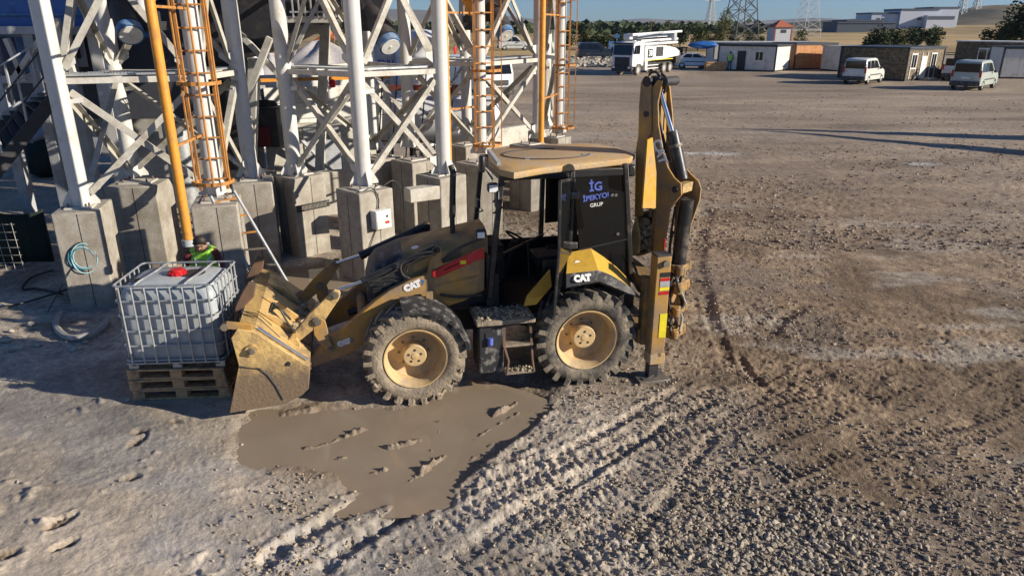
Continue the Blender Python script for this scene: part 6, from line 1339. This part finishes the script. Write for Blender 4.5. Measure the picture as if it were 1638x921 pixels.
u = G(1505,63); ex_ = thing('yellow_lifting_machine', 'small yellow lifting machine standing in dry grass above the stone clad cabin', 'lifting machine', (u.x,u.y,0)); wbox(ex_,'base',(0,0,.8),(2.4,1.8,.9),'cat_clean',bevel=.1); wbox(ex_,'cabin',(.6,0,2.0),(1.2,1.5,1.5),'glass_dark',bevel=.08); MB().bar((-.8,0,1.2),(-3.2,0,3.0),.4).build('arm', MT['cat_clean'], ex_); MB().bar((-3.2,0,3.0),(-4.6,0,.8),.3).build('arm', MT['rust'], ex_); wheels(ex_, [(-.7,-.9),(-.7,.9),(.7,-.9),(.7,.9)], .5, .35)
# rubble band and road signs beyond the yard
R = random.Random(12); b = MB()
for k in range(420):
    px, py = R.uniform(905,1000), R.gauss(98,4.5); u = G(px, min(py,112)); s_ = R.uniform(.10,.34); b.box((u.x,u.y,s_*.35),(s_*1.5,s_*1.2,s_), M=Matrix.Rotation(R.random()*3,3,V(R.random(),R.random(),1).normalized()))
b.build('rubble_band', MT['rock'])['kind'] = 'stuff'
for k, (px, py, h) in enumerate(((977,88,2.4),(986,74,3.2))):
    u = G(px,py+4); o = thing('road_sign', ['blue road sign beside the rubble band','smaller looking blue sign at the edge of the trees'][k], 'road sign', (u.x,u.y,0)); MB().cyl((0,0,0),(0,0,h),.09,n=8).build('sign_post', MT['grey_paint'], o); wbox(o,'sign_board',(0,-.12,h-.6),(.9 if k == 0 else 1.3,.08,1.3 if k == 0 else .8),'blue_light')
# unseen tapered tubes added right of the view, shaped to throw the long shadow
mt_ = thing('shadow_caster', 'unseen tapered caster added off the right side of the yard to throw the long shadow', 'shadow caster', (35.2, 29.2, 0)); MB().cyl((0,0,0),(0,0,9.2),1.7,.06,n=18).build('caster_tube', MT['grey_paint'], mt_); MB().cyl((-4.8,-9.0,0),(-.2,-.3,8.7),1.0,.08,n=12).build('caster_side_tube', MT['grey_paint'], mt_); wbox(mt_,'base',(.4,.6,.2),(3.4,3.6,.4),'concrete')
# ------------------------------------------------------------------ distance: buildings, trees, pylons, hills
u = G(1244,75); tw_ = thing('small_house_tower', 'tall grey house with a red hipped roof behind the wooden cabin', 'house', (u.x, u.y, 0), .12); hz = D(1244,44,u.y).z
wbox(tw_,'wall',(0,0,hz/2),(4.2,4.2,hz),'wall_grey'); MB().lathe([(0,3.6),(1.7,.05)],(0,0,hz),(0,0,1),4).build('roof', MT['roof_red'], tw_, smooth=0).rotation_euler.z = math.pi/4; wbox(tw_,'window',(-.0,-2.13,hz-.9),(1.3,.08,.7),'dark')
for k in range(2): wbox(tw_,'corner_trim',(-2.1+4.2*k,-2.12,hz/2),(.25,.1,hz),'roof_red')
def leaf_mat(name, a, b_):
    m = bpy.data.materials.new(name); m.use_nodes = True; t = m.node_tree; p = t.nodes['Principled BSDF']; p.inputs['Roughness'].default_value = .75; p.inputs['Specular IOR Level'].default_value = .2
    g = t.nodes.new('ShaderNodeNewGeometry'); x = t.nodes.new('ShaderNodeMix'); x.data_type = 'RGBA'; x.inputs[6].default_value = (*a,1); x.inputs[7].default_value = (*b_,1); t.links.new(g.outputs['Random Per Island'], x.inputs[0]); t.links.new(x.outputs[2], p.inputs['Base Color']); return m
LEAF = [leaf_mat('leaves_dark',(.025,.04,.016),(.06,.08,.03)), leaf_mat('leaves_olive',(.045,.06,.02),(.11,.12,.045)), leaf_mat('leaves_pale',(.09,.10,.035),(.19,.17,.06))]
BARK = mat('bark', (.10,.075,.05), .9)
def tree(name, label, x, y, h, w, kind, seed, group='trees beyond the yard', shape='round', n=900, z0=0., cat='tree'):
    o = thing(name, label, cat, (x,y,z0), 0, group); R = random.Random(seed); b = MB()
    b.cyl((0,0,-.3),(0,0,h*.45),h*.022+.06,h*.012+.03,n=8)
    for k in range(6): t = R.random()*6.28; z = h*R.uniform(.22,.5); b.cyl((0,0,z),(w*.33*math.cos(t),w*.33*math.sin(t),z+h*.22),h*.009+.02,.01,n=5)
    b.build('trunk', BARK, o); C = []
    for k in range(16 if shape == 'round' else 12):
        if shape == 'round': t = R.random()*6.28; rr_ = w*.34*math.sqrt(R.random()); z = h*R.uniform(.28,.86); C.append((rr_*math.cos(t)*(1.15-z/h*.5), rr_*math.sin(t)*(1.15-z/h*.5), z, w*R.uniform(.15,.26)))
        elif shape == 'tall': z = h*(.12+.85*k/12); C.append((R.uniform(-.06,.06)*w, R.uniform(-.06,.06)*w, z, w*.45*(1-.75*abs(z/h-.42))))
        else: t = R.random()*6.28; rr_ = w*.4*R.random(); C.append((rr_*math.cos(t), rr_*math.sin(t), h*R.uniform(.22,.75), w*R.uniform(.14,.24)))
    b = MB(); s_ = max(.08, .036*max(w, h*.5))
    for k in range(n):
        c = C[R.randrange(len(C))]; d = V(R.gauss(0,1),R.gauss(0,1),R.gauss(0,1)).normalized()*c[3]*R.uniform(.45,1.08); p = V(*c[:3])+V(d.x,d.y,d.z*(1.0 if shape == 'round' else 1.25))
        if p.z < .05: p.z = .05+R.random()*.3
        a_ = V(R.gauss(0,1),R.gauss(0,1),R.gauss(0,1)).normalized(); e, f = frame_of(a_)[1:]; q = s_*R.uniform(.6,1.4)
        b.add([p-e*q, p-f*q*.6, p+e*q, p+f*q*.6], [(0,1,2,3)])
    b.build('crown', LEAF[kind], o, smooth=0, fixn=False)['kind'] = 'stuff'; return o
def far_tree(px, ptop, pbot, wpx, dist, kind, seed, lab, shape='round', name='broadleaf_tree', n=900, z0=None, cat='tree'):
    base = D(px, pbot, dist); top = D(px, ptop, dist); sc_ = dist/CAM_F*1.0
    return tree(name, lab, base.x, dist, top.z-min(base.z, 0 if z0 is None else z0), wpx*sc_, kind, seed, shape=shape, n=n, z0=0 if z0 is None else z0, cat=cat)
tl = [(905,46,70,46,165,0,'dark tree behind the black off-road car'),(935,40,70,40,160,1,'olive tree right of the farthest silo'),(962,44,70,50,158,0,'broad dark tree left of the blue sign'),(988,50,70,46,170,0,'low dark tree over the lorry cab'),(1015,52,70,40,180,0,'low dark tree just above the pump truck cab'),
  (1040,49,70,44,176,0,'dark tree above the folded pump boom'),(1063,43,70,46,172,0,'dark tree left of the tall olive tree'),(1088,40,70,46,168,0,'dark tree with the highest crown over the pump boom'),(1117,33,69,46,150,1,'tall olive tree left of the poplar'),(1136,48,69,26,152,2,'pale green tree between the olive tree and the poplar'),(1147,42,69,20,156,0,'dark tree tight against the poplar'),(1172,38,70,30,165,0,'dark tree just behind the steel pylon'),
  (1200,46,70,32,190,1,'olive tree right of the steel pylon'),(1216,52,72,24,200,0,'small dark tree left of the grey house'),(1281,43,68,34,140,1,'olive bush right of the house with the red roof')]
for k, (px, a, c, w_, d_, kd, lab) in enumerate(tl): far_tree(px, a+4+(3 if a > 43 else 0), c, w_*.8, d_, kd, 100+k, lab, n=1500)
far_tree(1156,15,70,26,150,2,77,'tall pale poplar left of the steel pylon','tall','poplar_tree',1500); far_tree(1150,30,70,14,151,0,78,'dark slim tree beside the pale poplar','tall','slim_tree',700)
for k, (px, a, c, w_, d_, kd, lab) in enumerate(((1402,38,66,46,150,0,'dark bush below the long factory'),(1436,44,64,40,165,1,'greener low bush in the middle of the hillside'),(1468,42,63,44,170,0,'dark low bush left of the bright green one'),(1494,38,62,36,172,1,'bright green bush at the end of the row'),(1601,30,60,52,140,0,'dark bush left of the big tree at the right border'),(1634,8,62,70,130,0,'big dark tree at the right border'))):
    far_tree(px, a, c, w_, d_, kd, 200+k, lab, 'bush' if k < 5 else 'round', 'dark_bush' if k < 5 else 'broadleaf_tree', 2200, cat='bush' if k < 5 else 'tree')
u = G(548,78); 
far_tree(534,52,76,22,90,1,301,'olive tree beyond the orange conveyor','round','broadleaf_tree',700)
# a far belt of trees across the plain, one mass
R = random.Random(31); b = MB()
for k in range(1900):
    x = R.uniform(-420, 150); y_ = R.uniform(430, 640); h = R.uniform(3,8)*(1 if R.random() < .7 else .5)
    if fbm(np.array([x*.02]), np.array([y_*.02]), 1., 2, 5)[0] < -.12: continue
    for q in range(5):
        p = V(x+R.gauss(0,3), y_+R.gauss(0,3), h*R.uniform(.1,1)); a_ = V(R.gauss(0,1),R.gauss(0,1),R.gauss(0,1)).normalized(); e, f = frame_of(a_)[1:]; s_ = R.uniform(1.2,3); b.add([p-e*s_,p-f*s_*.7,p+e*s_,p+f*s_*.7],[(0,1,2,3)])
b.build('far_woodland', LEAF[0], smooth=0, fixn=False)['kind'] = 'stuff'
for k, (px, w_) in enumerate(((922,9),(934,9))): u = D(px, 60, 520); o = thing('red_roofed_house', ['red roofed house far behind the trees, left of two','red roofed house far behind the trees, right of two'][k], 'house', (u.x,520,0)); wbox(o,'wall',(0,0,2.6),(7,6,5.2),'wall_grey'); MB().prism([(-4,5.2),(4,5.2),(0,7.8)],-3.4,3.4,XZ).build('roof', MT['roof_red'], o); wbox(o,'window',(1,-3.05,3),(1,.1,1.2),'dark')
def pylon(label, px, dist, h, base, arms, m='dark', th=.12):
    u = D(px, 60, dist); o = thing('lattice_pylon', label, 'pylon', (u.x, dist, 0), .3, 'lattice pylons'); n = 12
    half = lambda z: base*.5*(1-z/h)**1.15+.45
    zs = [h*(1-(1-k/n)**1.25) for k in range(n+1)]
    cs = [(-1,-1),(1,-1),(1,1),(-1,1)]
    for cx_, cy_ in cs:
        b = MB()
        for a, c in zip(zs[:-1],zs[1:]): b.bar((cx_*half(a),cy_*half(a),a),(cx_*half(c),cy_*half(c),c),th*1.4)
        b.build('corner_leg', MT[m], o)
    for i in range(4):
        (ax_,ay_),(bx2,by2) = cs[i], cs[(i+1)%4]; b = MB()
        for a, c in zip(zs[:-1],zs[1:]): b.bar((ax_*half(a),ay_*half(a),a),(bx2*half(c),by2*half(c),c),th); b.bar((bx2*half(a),by2*half(a),a),(ax_*half(c),ay_*half(c),c),th); b.bar((ax_*half(a),ay_*half(a),a),(bx2*half(a),by2*half(a),a),th*.8)
        b.build('lattice_face', MT[m], o)['kind'] = 'stuff'
    for z, w_ in arms: MB().bar((-w_,0,z),(w_,0,z),th*1.5).build('cross_arm', MT[m], o); MB().bar((-w_,0,z),(0,0,z+h*.05),th).build('arm_stay', MT[m], o); MB().bar((w_,0,z),(0,0,z+h*.05),th).build('arm_stay', MT[m], o)
    return o
py1 = pylon('dark lattice pylon rising behind the pump truck and poplar', 1183, 160, 26, 5.2, ((13.2,4.2),(17.5,4.6),(21.5,4)), th=.11)
pylon('thin grey lattice pylon behind the house with the red roof', 1288, 330, 34, 8, ((22,6),(28,5)), 'grey_paint', .09); pylon('faint small pylon left of the poplar', 1134, 620, 32, 7, ((24,7),(29,5)), 'grey_paint', .25); pylon('faint pylon above the factory roof, left of two', 1530, 900, 62, 10, ((54,10),(60,9)), 'grey_paint', .4); pylon('faint pylon above the factory roof, right of two', 1552, 900, 60, 10, ((52,10),(58,9)), 'grey_paint', .4)
for k, (px, a, d_) in enumerate(((1040,34,150),(1069,32,160))): t_z = D(px,a,d_).z; u = D(px,60,d_); o = thing('power_pole', ['wooden power pole above the pump truck, left of two','wooden power pole above the pump truck, right of two'][k], 'power pole', (u.x,d_,0), 0, 'power poles'); MB().cyl((0,0,0),(0,0,t_z),.14,.10,n=8).build('pole', BARK, o); wbox(o,'crossbar',(0,0,t_z-.2),(1.8,.15,.15),BARK); wbox(o,'crossbar',(0,0,t_z-.8),(1.4,.12,.12),BARK)
# wires from the near pylon going left
for k, (z, w_) in enumerate(((17.5,-4.6),(13.2,-4.2))):
    P = [V(py1.location.x-4-f*190, 160-20*f, z+.6*k-5*math.sin(math.pi*f)*.6) for f in np.linspace(0,1,14)]; tag(MB().tube(P, .035, 5).build('power_line', MT['dark']), ['upper power line running left from the pylon','lower power line running left from the pylon'][k], 'power line')
# factory on the rise
def rise(px, py, dist): return D(px, py, dist)
fd = 520.
fac = thing('factory', 'long pale factory halls with dark roof edges on the rise at the right', 'factory', (0, fd, 0)); 
for a, t_, c, bt, m in ((1398,22,1442,40,'factory'),(1442,16,1498,40,'factory'),(1497,13,1535,36,'factory'),(1330,37,1420,48,'wall_dark'),(1345,34,1400,46,'wall_dark')):
    p, q = D(a, t_, fd), D(c, bt, fd); wbox(fac, 'hall', ((p.x+q.x)/2, (12 if m == 'factory' else 2)+.5*(a%7), (p.z+q.z)/2-4), (q.x-p.x, 24, p.z-q.z+8), m); wbox(fac, 'roof_edge', ((p.x+q.x)/2, (12 if m == 'factory' else 2)+.5*(a%7)-.2, p.z+.2), (q.x-p.x+.6, 24.6, 1.0), 'wall_dark')
for px in (1404,1412,1470,1480,1490,1510): p = D(px,31,fd); wbox(fac,'window',(p.x,-.6,p.z),(2.6,.4,1.4),'wall_dark')
p, q = D(1477,25,fd), D(1520,38,fd); wbox(fac,'entrance_block',((p.x+q.x)/2,-3,(p.z+q.z)/2-3),(q.x-p.x,5,p.z-q.z+6),'factory'); wbox(fac,'window_band',((p.x+q.x)/2,-5.6,(p.z+q.z)/2+1),(q.x-p.x-2,.3,2),'wall_dark')
for k in range(9): p = D(1505+14*k if k < 0 else 1300+11*k, 44, 430+10*k); 
# hills: ridge profiles with a body behind them
def ridge(name, pts, dist, m, depth, foot=-2., rough=.03, seed=0, front=.55):
    xs_ = np.linspace(pts[0][0], pts[-1][0], 140); ys_ = np.interp(xs_, [p[0] for p in pts], [p[1] for p in pts]); n = 26; P = []
    X0 = np.array([D(a, b_, dist).x for a, b_ in zip(xs_, ys_)]); Z0 = np.array([max(D(a, b_, dist).z, 1) for a, b_ in zip(xs_, ys_)])
    for i in range(n+1):
        f = i/n; yy = dist - depth*front + depth*f
        s_ = math.sin(min(f/front,1)*math.pi/2)**1.3 if f < front else math.cos((f-front)/(1-front)*math.pi/2)
        hh = Z0*s_; nz_ = fbm(X0/depth*3, np.full_like(X0, f*3), 1.5, 4, seed+3)*2
        hh = hh*(1+.45*nz_*(1-s_*.8)*(s_ > .02)) + foot*(1-s_)
        k = yy/dist
        P += [(float(a), yy, float(z)) for a, z in zip(X0, hh)]
    m_ = len(xs_); b = MB().add(P, [(i*m_+j,i*m_+j+1,(i+1)*m_+j+1,(i+1)*m_+j) for i in range(n) for j in range(m_-1)]); o = b.build(name, m, smooth=180); o['kind'] = 'structure'; return o
def land(name, a, b_, sc_): 
    return mat(name, a, .95, dirt=b_, dirt_amt=.6, dirt_scale=sc_, var=.25, fine=sc_*3, spec=.1)
ridge('dry_hill', [(1180,66),(1260,58),(1340,49),(1400,45),(1480,42),(1560,40),(1700,38),(1900,40)], 560, land('dry_grass_hill',(.44,.32,.16),(.26,.20,.11),.02), 300, seed=1)
ridge('dry_hill', [(1440,48),(1520,28),(1560,16),(1590,10),(1625,9),(1680,14),(1800,8),(2000,20)], 900, land('dry_hill_far',(.38,.30,.18),(.24,.19,.12),.01), 420, seed=2)
ridge('dark_hill', [(1100,52),(1165,46),(1200,40),(1260,37),(1330,33),(1420,28),(1500,24),(1600,26)], 1500, land('dark_hill_scrub',(.13,.11,.075),(.08,.075,.05),.01), 600, seed=3)
MTN = land('mountain_rock',(.26,.22,.17),(.17,.15,.11),.0015)
ridge('mountains', [(-300,44),(-100,40),(0,38),(200,34),(380,28),(480,22),(540,17),(620,15),(680,17),(760,20),(860,32),(920,36),(980,34),(1010,31),(1030,30),(1060,32),(1120,33),(1160,36),(1220,34),(1290,29),(1340,32),(1420,35),(1600,36),(1900,38)], 7200, MTN, 2600, seed=4)
ridge('mountains', [(-400,40),(0,38),(300,33),(450,30),(520,27),(600,31),(700,34),(800,38),(900,41)], 4000, land('foothills',(.30,.245,.17),(.21,.18,.12),.003), 1600, seed=5)
# ------------------------------------------------------------------ air between here and the hills
hv = MB().box((0, 4300, 249), (22000, 11000, 502)); hz_o = hv.build('haze', [], smooth=0); hz_o['kind'] = 'stuff'
hm = bpy.data.materials.new('haze'); hm.use_nodes = True; t = hm.node_tree; t.nodes.remove(t.nodes['Principled BSDF']); pv = t.nodes.new('ShaderNodeVolumePrincipled'); pv.inputs['Color'].default_value = (.50,.70,1.0,1); pv.inputs['Density'].default_value = .000045; pv.inputs['Anisotropy'].default_value = .2
t.links.new(pv.outputs[0], t.nodes['Material Output'].inputs['Volume']); hz_o.data.materials.clear(); hz_o.data.materials.append(hm)
